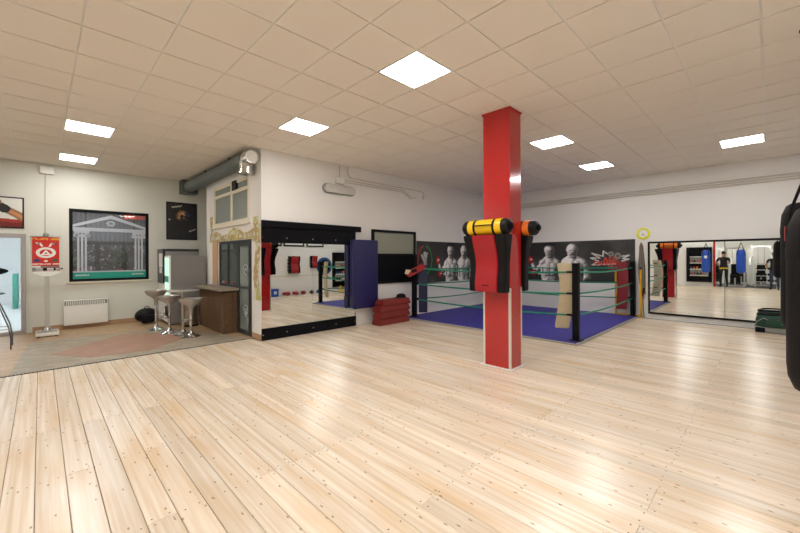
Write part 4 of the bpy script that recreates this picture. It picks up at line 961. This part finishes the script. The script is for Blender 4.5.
# window with temple decal
wi = struct(thing('window_1', 'lounge window with temple front decal', 'window', ((WX0 + WX1) / 2, VA, WZ0))); del wi['category']
fy0, fy1 = VA - .012, VA + .07
for bx in ((WX0, WX1, WZ1 - .065, WZ1), (WX0, WX1, WZ0, WZ0 + .06), (WX0, WX0 + .06, WZ0 + .06, WZ1 - .065), (WX1 - .06, WX1, WZ0 + .06, WZ1 - .065)): ob('frame', MB().box(bx[0], bx[1], fy0, fy1, bx[2], bx[3], .004), FRAMEB, wi)
ob('pane', MB().box(WX0 + .06, WX1 - .06, VA + .03, VA + .036, WZ0 + .06, WZ1 - .065), GLASS, wi)
ob('window_sill', MB().box(WX0 - .04, WX1 + .06, VA - .05, VA + .0, WZ0 - .035, WZ0, .005), CREAMF, wi)
dy = VA + .026
def dec(name, poly, m=DECAL): ob(name, MB().prism(poly, lambda x, z: (x, dy, z), lambda x, z: (x, dy + .0035, z)), m, wi)
gx0, gx1, gz0, gz1 = WX0 + .06, WX1 - .06, WZ0 + .06, WZ1 - .065
gc = (gx0 + gx1) / 2
dec('pediment_slope', [(gx0, 2.27), (gx0, 2.33), (gc, 2.58), (gc, 2.5)]); dec('pediment_slope', [(gc, 2.5), (gc, 2.58), (gx1, 2.33), (gx1, 2.27)])
dec('entablature', [(gx0, 2.19), (gx1, 2.19), (gx1, 2.27), (gx0, 2.27)])
for k in range(10):
    a = R(36 * k); c_ = (gc, 2.385); p = lambda r, t: (c_[0] + r * math.cos(t), c_[1] + r * .8 * math.sin(t))
    dec('rosette_petal', [p(.02, a), p(.07, a - .22), p(.10, a), p(.07, a + .22)])
for cx in (gx0 + .16, gx1 - .14):
    dec('capital', [(cx - .09, 2.05), (cx + .09, 2.05), (cx + .12, 2.1), (cx + .14, 2.19), (cx - .14, 2.19), (cx - .12, 2.1)])
    for q in (-1, 1):
        dec('volute', [(cx + q * .11 + .04 * math.cos(k * math.pi / 5), 2.09 + .04 * math.sin(k * math.pi / 5)) for k in range(10)])
        dec('capital_eye', [(cx + q * .03 + .018 * math.cos(k * math.pi / 4), 2.13 + .018 * math.sin(k * math.pi / 4)) for k in range(8)], FRAMEB)
    for q in (-1, 0, 1): dec('column_flute', [(cx + q * .065 - .02, 1.27), (cx + q * .065 + .02, 1.27), (cx + q * .065 + .018, 2.05), (cx + q * .065 - .018, 2.05)])
dec('plinth', [(gx0, 1.245), (gx1, 1.245), (gx1, 1.275), (gx0, 1.275)])
dec('teal_band', [(gx0, gz0), (gx1, gz0), (gx1, 1.245), (gx0, 1.245)], TEAL)
dy -= .004
for xx in (gx0 + .05, gx1 - .28):
    for k in range(6): dec('band_lettering', [(xx + k * .04, 1.165 + .006 * (k % 2)), (xx + k * .04 + .03, 1.165), (xx + k * .04 + .03, 1.195 + .01 * (k % 3 == 0)), (xx + k * .04, 1.195)], LOGOW)
dec('band_joint', [(gx0 + .44, gz0), (gx0 + .448, gz0), (gx0 + .448, 1.245), (gx0 + .44, 1.245)], VMTEAL); dec('band_joint', [(gx1 - .36, gz0), (gx1 - .352, gz0), (gx1 - .352, 1.245), (gx1 - .36, 1.245)], VMTEAL)
# room behind the window
BR = 13.3
wallbox('wall_annexe', mat('annexe_paint', '8f9496', .8), [(.0, .1, VA + T, BR, 0, CT), (3.3, 3.4, VA + T, BR, 0, CT), (.1, 3.3, VA + T, BR, 2.95, 3.0), (.1, 3.3, VA + T, BR, -.05, 0)])
def annexe(S_, T_):
    n = fbm(S_, T_, 7, 91); n2 = fbm(S_, T_, 22, 95); v = .05 + .85 * np.clip(n - .36, 0, 1) * n2 * 1.7
    up = T_ > 1.95; st = .33 + .08 * (np.sin(S_ * 60) > .3); r_ = np.where(up, st, v * .95); g = np.where(up, st * 1.02, v); b = np.where(up, st * 1.08, v * 1.14)
    spot = (n2 > .71) & ~up; r_ = np.where(spot, .85, r_); g = np.where(spot, .72, g); b = np.where(spot, .82, b)
    return r_, g, b
aw = struct(thing('window_5', 'annexe shop front', 'window', (1.7, BR, 0))); del aw['category']
ob('backing', MB().box(.1, 3.3, BR, BR + .1, 0, 3.0), FRAMEB, aw)
grid_print('night_view', (.1, BR - .001, 0), (3.2, 0, 0), (0, 0, 2.9), 160, 145, annexe, aw)
for x in (.5, 1.15, 1.75, 2.35, 2.95): ob('mullion', MB().box(x - .055, x + .055, BR - .05, BR - .002, 0, 2.0), FRAMEB, aw)
ob('transom', MB().box(.1, 3.3, BR - .06, BR - .002, 1.95, 2.05), FRAMEB, aw); ob('bottom_rail', MB().box(.1, 3.3, BR - .06, BR - .002, .9, 1.12), FRAMEB, aw)
for x in (.9, 2.0): ob('upper_mullion', MB().box(x - .015, x + .015, BR - .03, BR - .002, 2.05, 2.9), FRAMEB, aw)
tag(ob('red_sign', MB().box(1.62, 2.5, 12.1, 12.16, 2.62, 2.8), LOGOR), 'plain red sign board hanging behind the lounge window', 'sign')
def plant(label, x, y, z0, h):
    t = thing('potted_plant', label, 'plant', (x, y, z0))
    ob('pot', MB().lathe([(.0, 0), (.07, 0), (.1, .14), (.105, .16), (.09, .16), (.085, .13), (0, .13)], n=16), POT, t, 40, local=True)
    rs = random.Random(int(x * 100))
    for k in range(60):
        a = rs.uniform(0, 6.28); r = rs.uniform(.03, .2); z = .16 + h * rs.uniform(.1, 1) * (1 - .8 * (r - .03)); b = MB()
        L_ = rs.uniform(.12, .22); w_ = .034; el = rs.uniform(.1, .9)
        Mx = Matrix.Translation((r * .5 * math.cos(a), r * .5 * math.sin(a), z)) @ Matrix.Rotation(a, 4, 'Z') @ Matrix.Rotation(-el, 4, 'Y')
        vs = [b.b.verts.new(Mx @ Vector(p)) for p in ((0, 0, 0), (L_ * .4, -w_, .01), (L_, 0, -.02), (L_ * .4, w_, .01))]; b.b.faces.new(vs)
        ob('leaf', b, LEAF, t, local=True)
    ob('stem', MB().tube([(0, 0, .12), (.01, 0, .12 + h * .5), (0, .01, .12 + h)], .008, 5), BROWN, t, local=True)
struct(ob('window_ledge', MB().box(.1, 3.3, 12.5, 12.9, 1.08, 1.12), CREAMF))
plant('leafy green plant in terracotta pot behind the lounge window', 1.55, 12.65, 1.12, .5)
plant('low plant in terracotta pot behind a temple column decal', .62, 12.65, 1.12, .32)
def added_room_lamp(u, v, z, label, m):
    t = thing('ceiling_light', label, 'ceiling light', (u, v, z)); ob('frame', MB().box(u - .3, u + .3, v - .3, v + .3, z - .01, z - .001), WHITEM, t); ob('diffuser', MB().box(u - .28, u + .28, v - .28, v + .28, z - .016, z - .01), m, t)
added_room_lamp(1.2, 12.0, 2.95, 'added light panel brightening the annexe behind the lounge window', mat('annexe_fill_panel', 'f4f6ff', .5, emit=20))  # unseen lamp, added to brighten the view through the lounge window
# glazed door and the pale room behind it
dd = struct(thing('door_2', 'grey framed glazed lounge door', 'door', (-.7, VA, 0))); del dd['category']
y0, y1 = VA - .06, VA + .05
for bx in ((DX0, DX1, DZ1 - .085, DZ1), (DX1 - .075, DX1, .002, DZ1 - .085), (DX0, DX0 + .075, .002, DZ1 - .085), (DX0 + .075, DX1 - .075, .002, .07)): ob('frame', MB().box(bx[0], bx[1], y0, y1, bx[2], bx[3], .005), mat('satin_grey_aluminium', 'a9a6a1', .4, metal=.3), dd)
ob('pane', MB().box(DX0 + .075, DX1 - .075, VA - .012, VA - .006, .07, DZ1 - .085), GLASS, dd)
wallbox('wall_side_room', PALEROOM, [(-3.1, -3.0, VA + T, 18.5, 0, 3), (-3.0, -.05, 18.4, 18.5, 0, 3), (-3.0, -.05, VA + T, 18.4, 2.9, 3), (-.15, -.05, VA + T, 18.4, 0, 2.9)])
struct(ob('floor_side_room', MB().box(-3, -.05, VA + T, 18.4, -.06, .002), mat('pale_room_floor', 'dfe4e6', .4, var=.04)))
added_room_lamp(-1.2, 12.6, 2.9, 'added light panel brightening the pale side room behind the glazed door', mat('side_room_fill_panel', 'fbfbff', .5, emit=30))  # unseen panels added here to brighten the side room
added_room_lamp(-1.2, 15.8, 2.9, 'added light panel brightening the depth of the pale side room', MATS['side_room_fill_panel'])
tag(ob('teal_mat', MB().box(-.62, -.5, 16.6, 17.3, .004, 1.1, .02, 2), TEAL, smooth=40), 'teal foam mat standing in the pale side room', 'mat')
# black perforated high chair, partly in frame
hc = thing('high_chair', 'black perforated shell bar chair on thin metal legs by the glazed door', 'chair', (-.76, 9.35, 0))
def shell(name, w_, d_, fn):
    b = MB(); n = 10; V_ = [[b.b.verts.new(fn((i / n * 2 - 1), (j / n * 2 - 1))) for i in range(n + 1)] for j in range(n + 1)]
    for j in range(n):
        for i in range(n):
            if (i % 2 == 1 and j % 2 == 1 and 0 < i < n - 1 and 0 < j < n - 1): continue
            b.b.faces.new((V_[j][i], V_[j][i + 1], V_[j + 1][i + 1], V_[j + 1][i]))
    g = bmesh.ops.solidify(b.b, geom=b.b.faces, thickness=.016)
    return ob(name, b, BLACKR, hc, local=True)
shell('seat', .44, .42, lambda a, c: ((.33 * a * (1 - .15 * c * c)), .22 * c, .90 + .05 * a * a + .015 * c * c))
shell('backrest', .44, .3, lambda a, c: ((.36 * a * (1 - .4 * c * c)), .24 - .06 * a * a, 1.34 + .07 * c))
for sx, sy in ((1, -1), (1, 1), (-1, -1), (-1, 1)):
    ob('leg', MB().tube([(sx * .2, sy * .16, .9), (sx * .27, sy * .19, .72), (sx * .37, sy * .22, .4), (sx * .40, sy * .23, .2), (sx * .40, sy * .23, .002)], .010, 8), mat('dark_tube_steel', '6a6a6c', .35, metal=.7) if 'dark_tube_steel' not in MATS else MATS['dark_tube_steel'], hc, 50, local=True)
for sx in (-1, 1): ob('back_stay', MB().tube([(sx * .2, .18, .9), (sx * .22, .24, 1.05), (sx * .22, .245, 1.22)], .012, 8), CHROME, hc, 50, local=True)
ob('foot_ring', MB().tube([(sx * .38, sy * .225, .35) for sx, sy in ((1, -1), (1, 1), (-1, 1), (-1, -1))], .01, 6, True), CHROME, hc, local=True)

# ---------------------------------------------------------------- things seen in the mirrors
def cabinet(label, org, ex, W, z0, z1, n, seed):
    """shallow black display cabinet with two grey-backed shelves of gloves"""
    o_ = Vector(org); ex = Vector(ex); n = Vector(n); c = o_ + ex * W / 2
    t = thing('display_cabinet', label, 'cabinet', (c.x, c.y, z0)); rs = random.Random(seed)
    def bxx(name, s0, s1, a, b, d0, d1, m, par=t):
        return ob(name, MB().prism([(s0, a), (s1, a), (s1, b), (s0, b)], lambda s, z: o_ + ex * s + n * d0 + Vector((0, 0, z - 0)), lambda s, z: o_ + ex * s + n * d1 + Vector((0, 0, z))), m, par)
    bxx('back_panel', 0, W, z0, z1, .002, .02, BLACKW)
    for q in ((0, .06, z0, z1), (W - .06, W, z0, z1), (.06, W - .06, z0, z0 + .06), (.06, W - .06, z1 - .06, z1)): bxx('frame', *q, .02, .1, FRAMEB)
    H = z1 - z0
    for k, f in enumerate((.2, .38, .56, .74)):
        bxx('shelf', .14, W - .14, z0 + H * f - .012, z0 + H * f, .02, .09, GREYM)
        if f in (.2, .74, .38, .56):
            bxx('price_strip', .14, W - .14, z0 + H * f - .05, z0 + H * f - .015, .085, .092, WHITEP)
    for f in (.2, .56):
        bxx('shelf_back', .14, W - .14, z0 + H * f + .01, z0 + H * (f + .15), .02, .025, GREYM)
    for f in (.2, .38, .56):
        s_ = .2
        while s_ < W - .2:
            cn_, m = rs.choice([('bright red', LOGOR), ('dark red', REDV), ('white', WHITEP), ('blue', BLUEG), ('black', BLACKV), ('orange', ORGV)]); p = o_ + ex * s_ + n * .06 + Vector((0, 0, z0 + H * f + .055))
            g = thing('boxing_glove', '%s boxing glove on a shelf of the cabinet %s' % (cn_, 'on the end wall' if 'end wall' in label else 'by the target'), 'glove', (p.x, p.y, z0 + H * f), 'gloves in the display cabinets')
            ob('mitt', MB().ell(p + Vector((0, 0, .012)), (.045, .045, .062)), m, g, True); ob('cuff', MB().cyl(p - Vector((0, 0, .054)), p - Vector((0, 0, .02)), .03, 10), WHITEP, g)
            s_ += rs.uniform(.11, .15)
    return t
cabinet('black glove display cabinet on the end wall beside the red post', (UF, 3.16, 0), (0, -1, 0), 1.04, .22, 2.04, (1, 0, 0), 3)
cabinet('black glove display cabinet on the near wall by the target', (10.66, VE, 0), (-1, 0, 0), .94, .2, 1.82, (0, 1, 0), 9)
struct(ob('trim_2', MB().box(UF - T - .005, UF + .02, 1.995, 2.075, .002, 2.74), REDP))
struct(ob('trim_3', MB().box(UF + .02, 9.5, VE, VE + .02, .78, .82), mat('wall_rail_paint', 'd8d2c4', .6)))
# clerestory windows on the near wall
for i, (a, b) in enumerate(((6.2, 7.2), (7.3, 8.25), (8.38, 9.24))):
    t = struct(thing('window_%d' % (6 + i), 'clerestory window', 'window', ((a + b) / 2, VE, 2.08))); del t['category']
    for bx in ((a, b, 2.06, 2.12), (a, b, 2.5, 2.56), (a, a + .05, 2.12, 2.5), (b - .05, b, 2.12, 2.5)): ob('frame', MB().box(bx[0], bx[1], VE, VE + .04, bx[2], bx[3]), FRAMEB, t)
    ob('pane', MB().box(a + .05, b - .05, VE + .004, VE + .012, 2.12, 2.5), mat('bright_pane_white', 'eef2f6', .6), t)  # plain white colour stands in for the brightness of the panes
# pads on the near wall
def hung_pad(label, u, z0, z1, w_):
    t = thing('strike_pad', label, 'strike pad', (u, VE, z0), None); H = z1 - z0
    pr = [(.03, 0), (.14, .02), (.17, H * .2), (.11, H * .55), (.16, H * .85), (.15, H), (.03, H)]
    ob('body', MB().prism(pr, lambda d, z: (u - w_ / 2, VE + d, z0 + z), lambda d, z: (u + w_ / 2, VE + d, z0 + z)), BLACKV, t)
    ob('front_panel', MB().prism([(d + .012 if d > .05 else d + .03, z * .96 + H * .02) for d, z in pr], lambda d, z: (u - w_ * .34, VE + d, z0 + z), lambda d, z: (u + w_ * .34, VE + d, z0 + z)), REDV, t)
    for q in range(4): ob('strap', MB().box(u - w_ / 2 - .03, u - w_ / 2, VE + .02, VE + .08, z0 + H * (.15 + q * .2), z0 + H * (.22 + q * .2)), BLACKR, t)
    ob('hook', MB().cyl((u, VE + .001, z1 + .0), (u, VE + .05, z1 + .0), .012, 8), BLACKR, t)
hung_pad('large red and black strike pad hung on the near wall', 7.74, .9, 1.64, .5)
hung_pad('small red strike pad hung on the near wall beside the round target', 8.7, 1.12, 1.66, .3)
tg = thing('round_target', 'round black target with blue and yellow rings on the near wall', 'target', (9.28, VE, .8))
Mt = Matrix.Translation((9.28, VE, 1.19)) @ Matrix.Rotation(R(-90), 4, 'X')
ob('outer_ring', MB().lathe([(.34, .002), (.40, .002), (.40, .05), (.34, .06)], n=32).xf(Mt), BLUEG, tg, 40); ob('middle_ring', MB().lathe([(.29, .002), (.34, .002), (.34, .055), (.29, .055)], n=32).xf(Mt), mat('target_cream', 'cfc28d', .6), tg, 40); ob('centre', MB().lathe([(0, .002), (.29, .002), (.29, .07), (0, .08)], n=32).xf(Mt), BLACKV, tg, 40)
def floor_glove(label, u, v, m, rz):
    t = thing('boxing_glove', label, 'glove', (u, v, 0), 'boxing gloves left along the near wall'); Mz = Matrix.Rotation(rz, 4, 'Z')
    ob('mitt', MB().ell((0, 0, .082), (.13, .09, .08)).xf(Mz), m, t, True, local=True); ob('thumb', MB().ell((.01, .085, .07), (.07, .035, .035)).xf(Mz), m, t, True, local=True); ob('cuff', MB().cyl((-.1, 0, .08), (-.2, 0, .075), .058, 12, .065).xf(Mz), m, t, 40, local=True)
for i, (u, m, nm) in enumerate(((7.35, REDV, 'dark red'), (7.72, REDV, 'dark red'), (8.09, MAROON, 'maroon'), (8.46, BROWN, 'brown'), (8.83, BLUEG, 'blue'))):
    floor_glove('%s boxing glove lying on the boards along the near wall' % nm, u, -.8 + .05 * (i % 2), m, R(60 + 20 * i))
cn = thing('training_cone', 'small yellow training cone on the floor by the near cabinet', 'cone', (9.95, -.7, 0))
ob('cone', MB().lathe([(.09, .012), (.02, .3), (.018, .3), (0, .3)], n=16), YELM, cn, 40, local=True); ob('base', MB().box(-.12, .12, -.12, .12, .001, .014, .004), YELM, cn, local=True)
bk_ = thing('storage_crate', 'small blue storage crate on the floor against the near wall', 'crate', (6.75, -.8, 0))
ob('body', MB().box(-.15, .15, -.12, .12, .004, .3, .012), BLUEB, bk_, local=True); ob('label_plate', MB().box(-.06, .06, .12, .124, .1, .22), WHITEP, bk_, local=True); ob('rim', MB().box(-.165, .165, -.135, .135, .28, .31, .006), BLUEB, bk_, local=True)

# weights room behind the opening
GU = -7.2
wallbox('wall_weights_room', WALL, [(GU - .1, GU, -2.2, 3.7, 0, 3), (GU, UF - T, 3.6, 3.7, 0, 3), (GU, UF - T, -2.2, -2.1, 0, 3)])
struct(ob('ceiling_weights_room', MB().box(GU, UF - T, -2.1, 3.6, 2.9, 3.0), TBAR)); struct(ob('floor_weights_room', MB().box(GU, UF - .001, -2.1, 3.6, -.1, -.002), GYMFL))
added_room_lamp(-5.2, .4, 2.9, 'added light panel brightening the weights room over the machines', mat('weights_room_fill_panel', 'fff8ef', .5, emit=24))  # both panels are unseen, added to light the weights room
added_room_lamp(-5.2, 2.2, 2.9, 'added light panel brightening the weights room by its side wall', MATS['weights_room_fill_panel'])
def machine(label, u, v, s, rz):
    t = thing('weight_machine', label, 'exercise machine', (u, v, 0)); Mz = Matrix.Rotation(rz, 4, 'Z')
    def p(name, mb, m): ob(name, mb.xf(Mz), m, t, local=True)
    for x in (-.35, .35): p('upright', MB().box(x - .035, x + .035, -.04, .04, .06, 1.95 * s), GYMW)
    p('top_bar', MB().box(-.385, .385, -.04, .04, 1.95 * s, 2.03 * s), GYMW)
    for x in (-.35, .35): p('floor_rail', MB().box(x - .04, x + .04, -.7, .7, .002, .06), GYMW)
    p('cross_bar', MB().box(-.315, .315, .6, .67, .01, .055), GYMW)
    for k in range(8): p('weight_plate', MB().box(-.2, .2, -.07, .07, .1 + k * .07, .16 + k * .07), BLACKR)
    for x in (-.12, .12): p('guide_rod', MB().cyl((x, 0, .06), (x, 0, 1.95 * s), .012, 6), CHROME)
    p('seat', MB().box(-.18, .18, .2, .58, .45, .53, .02), BLACKV); p('back_pad', MB().box(-.16, .16, .12, .2, .6, 1.15, .02), BLACKV); p('seat_post', MB().box(-.03, .03, .36, .42, .06, .45), GYMW)
    for sx in (-1, 1): p('press_arm', MB().tube([(sx * .33, .0, 1.5 * s), (sx * .42, .3, 1.4 * s), (sx * .4, .62, 1.1), (sx * .25, .66, 1.08)], .025, 8), GYMW)
machine('white framed weight machine nearest the red post', -4.35, 1.3, 1.0, R(-90)); machine('white framed weight machine in the middle of the weights room', -5.7, .35, 1.05, R(-90)); machine('white framed weight machine in the far back corner of the weights room', -6.5, 1.15, .95, R(-90)); machine('white framed weight machine beside the dumbbell rack', -5.9, -.85, 1.0, R(-70)); machine('white framed weight machine at the back of the weights room', -6.2, 2.2, 1.0, R(-80))
rk = thing('dumbbell_rack', 'white steel rack with rows of black dumbbells', 'rack', (-4.0, .12, 0))
for v in (-.3, .55):
    ob('side_frame', MB().box(-4.3, -3.85, v - .02, v + .02, .002, 1.15), GYMW, rk)
for z in (.25, .55, .85, 1.12): ob('shelf', MB().box(-4.28, -3.87, -.28, .53, z, z + .03), GYMW, rk)
for r, z in enumerate((.28, .58, .88)):
    for k in range(6):
        v = -.2 + k * .13; d = thing('dumbbell', 'black dumbbell on the %s shelf of the white rack' % ('bottom', 'middle', 'upper')[r], 'dumbbell', (-4.05, v, z), 'dumbbells on the white rack')
        ob('handle', MB().cyl((-4.17, v, z + .056), (-3.93, v, z + .056), .015, 8), CHROME, d)
        for x in (-4.2, -3.97): ob('head', MB().cyl((x, v, z + .056), (x + .07, v, z + .056), .055, 8), BLACKR, d)
# ---- two people seen in the wide mirror
def person(label, u, v, rz, H, pose, top, legs, belt=None):
    t = thing('person', label, 'person', (u, v, 0)); k = H / 1.75
    J = dict(pel=(0, 0, .95), spine=(0, .0, 1.15), chest=(0, .0, 1.34), neck=(0, 0, 1.5), hb=(0, .005, 1.57), hc=(0, .015, 1.66), ht=(0, .005, 1.72),
             hl=(.1, 0, .92), kl=(.11, .03, .5), al=(.12, -.02, .09), tl=(.13, .14, .03), hr=(-.1, 0, .92), kr=(-.11, .03, .5), ar=(-.12, -.02, .09), tr=(-.13, .14, .03),
             sl=(.19, 0, 1.42), el=pose[0], wl=pose[1], sr=(-.19, 0, 1.42), er=pose[2], wr=pose[3])
    Rr = dict(pel=(.155, .11), spine=(.14, .1), chest=(.165, .11), neck=(.058, .058), hb=(.07, .075), hc=(.078, .098), ht=(.055, .07), hl=(.09, .09), kl=(.062, .062), al=(.04, .045), tl=(.04, .028),
              hr=(.09, .09), kr=(.062, .062), ar=(.04, .045), tr=(.04, .028), sl=(.06, .06), el=(.042, .042), wl=(.028, .024), sr=(.06, .06), er=(.042, .042), wr=(.028, .024))
    E_ = [('pel', 'spine'), ('spine', 'chest'), ('chest', 'neck'), ('neck', 'hb'), ('hb', 'hc'), ('hc', 'ht'), ('pel', 'hl'), ('hl', 'kl'), ('kl', 'al'), ('al', 'tl'), ('pel', 'hr'), ('hr', 'kr'), ('kr', 'ar'), ('ar', 'tr'), ('chest', 'sl'), ('sl', 'el'), ('el', 'wl'), ('chest', 'sr'), ('sr', 'er'), ('er', 'wr')]
    for sd, wn, en in (('l', 'wl', 'el'), ('r', 'wr', 'er')):
        W_, E0 = Vector(J[wn]), Vector(J[en]); d = (W_ - E0).normalized(); sdv = d.orthogonal().normalized() if abs(d.z) > .9 else d.cross(Vector((0, 0, 1))).normalized(); dn = d.cross(sdv)
        J['p' + sd] = tuple(W_ + d * .05); Rr['p' + sd] = (.038, .018); E_.append((wn, 'p' + sd))
        for f, (o_, L_) in enumerate(((-.03, .075), (-.01, .085), (.01, .08), (.03, .062))):
            a = W_ + d * .09 + sdv * o_; b = a + d * L_ * .5 + dn * .012; c = a + d * L_ * .8 + dn * .04
            for q, pt in zip('abc', (a, b, c)): J['f%s%d%s' % (sd, f, q)] = tuple(pt); Rr['f%s%d%s' % (sd, f, q)] = (.009, .009)
            E_ += [('p' + sd, 'f%s%da' % (sd, f)), ('f%s%da' % (sd, f), 'f%s%db' % (sd, f)), ('f%s%db' % (sd, f), 'f%s%dc' % (sd, f))]
        a = W_ + d * .045 + sdv * -.045; b = a + d * .04 - sdv * .012 + dn * .015
        J['t%sa' % sd], J['t%sb' % sd] = tuple(a), tuple(b); Rr['t%sa' % sd] = Rr['t%sb' % sd] = (.011, .011); E_ += [('p' + sd, 't%sa' % sd), ('t%sa' % sd, 't%sb' % sd)]
    names = list(J); me = bpy.data.meshes.new('body'); me.from_pydata([Vector(J[n]) * k for n in names], [(names.index(a), names.index(b)) for a, b in E_], [])
    o = bpy.data.objects.new('body', me); COL.objects.link(o); o.parent = t; t.rotation_euler.z = rz
    m = o.modifiers.new('skin', 'SKIN'); m.use_smooth_shade = True
    for i, n in enumerate(names):
        sv = me.skin_vertices[0].data[i]; sv.radius = (Rr[n][0] * k, Rr[n][1] * k); sv.use_root = n == 'pel'
    s2 = o.modifiers.new('sub', 'SUBSURF'); s2.levels = s2.render_levels = 2
    bpy.context.view_layer.update()
    em_ = bpy.data.meshes.new_from_object(o.evaluated_get(bpy.context.evaluated_depsgraph_get())); o.modifiers.clear(); o.data = em_
    em_.materials.clear()
    for mm in (SKIN, top, legs, BLACKR, belt or top): em_.materials.append(mm)
    for p in em_.polygons:
        c = p.center / k; arm = abs(c.x) > .2 or c.y > .16
        if c.z < .1: i_ = 3
        elif arm and c.z > .2: i_ = 1 if (c.z > 1.27 and abs(c.x) < .3 and c.y < .18) else 0
        elif c.z < .9: i_ = 2
        elif c.z < .96: i_ = 4
        elif c.z < 1.49: i_ = 1
        else: i_ = 0
        p.material_index = i_
    hd = Vector((0, .012, 1.655)) * k
    hm = MB().ell(hd + Vector((0, -.012, .025)), (.085, .105, .1), 18, 12)
    bmesh.ops.delete(hm.b, geom=[v for v in hm.b.verts if v.co.y > hd.y + .06 and v.co.z < hd.z + .07 or v.co.z < hd.z - .045], context='VERTS'); ob('hair', hm, HAIR, t, True, local=True)
    for sx in (-1, 1):
        ob('eye', MB().ell(hd + Vector((sx * .03, .088, -.002)), (.011, .007, .006), 8, 6), BLACKR, t, local=True); ob('ear', MB().ell(hd + Vector((sx * .083, -.005, -.01)), (.01, .02, .03), 8, 6), SKIN, t, True, local=True)
    ob('nose', MB().ell(hd + Vector((0, .105, -.025)), (.012, .018, .022), 8, 6), SKIN, t, True, local=True); ob('mouth', MB().ell(hd + Vector((0, .092, -.062)), (.022, .006, .005), 8, 6), REDV, t, local=True)
    return t
person('person in black top and black trousers with a yellow waistband facing the machines', -2.85, 1.66, R(75), 1.8, [(.25, .12, 1.2), (.18, .36, 1.12), (-.25, .1, 1.2), (-.18, .36, 1.15)], CLOTHB, CLOTHB, YELV)
person('person in dark shirt and blue jeans standing with one forearm raised', -2.2, -.13, R(-88), 1.72, [(.28, .05, 1.18), (.2, .3, 1.25), (-.28, .0, 1.16), (-.24, .26, 1.1)], CLOTHB, DENIM)
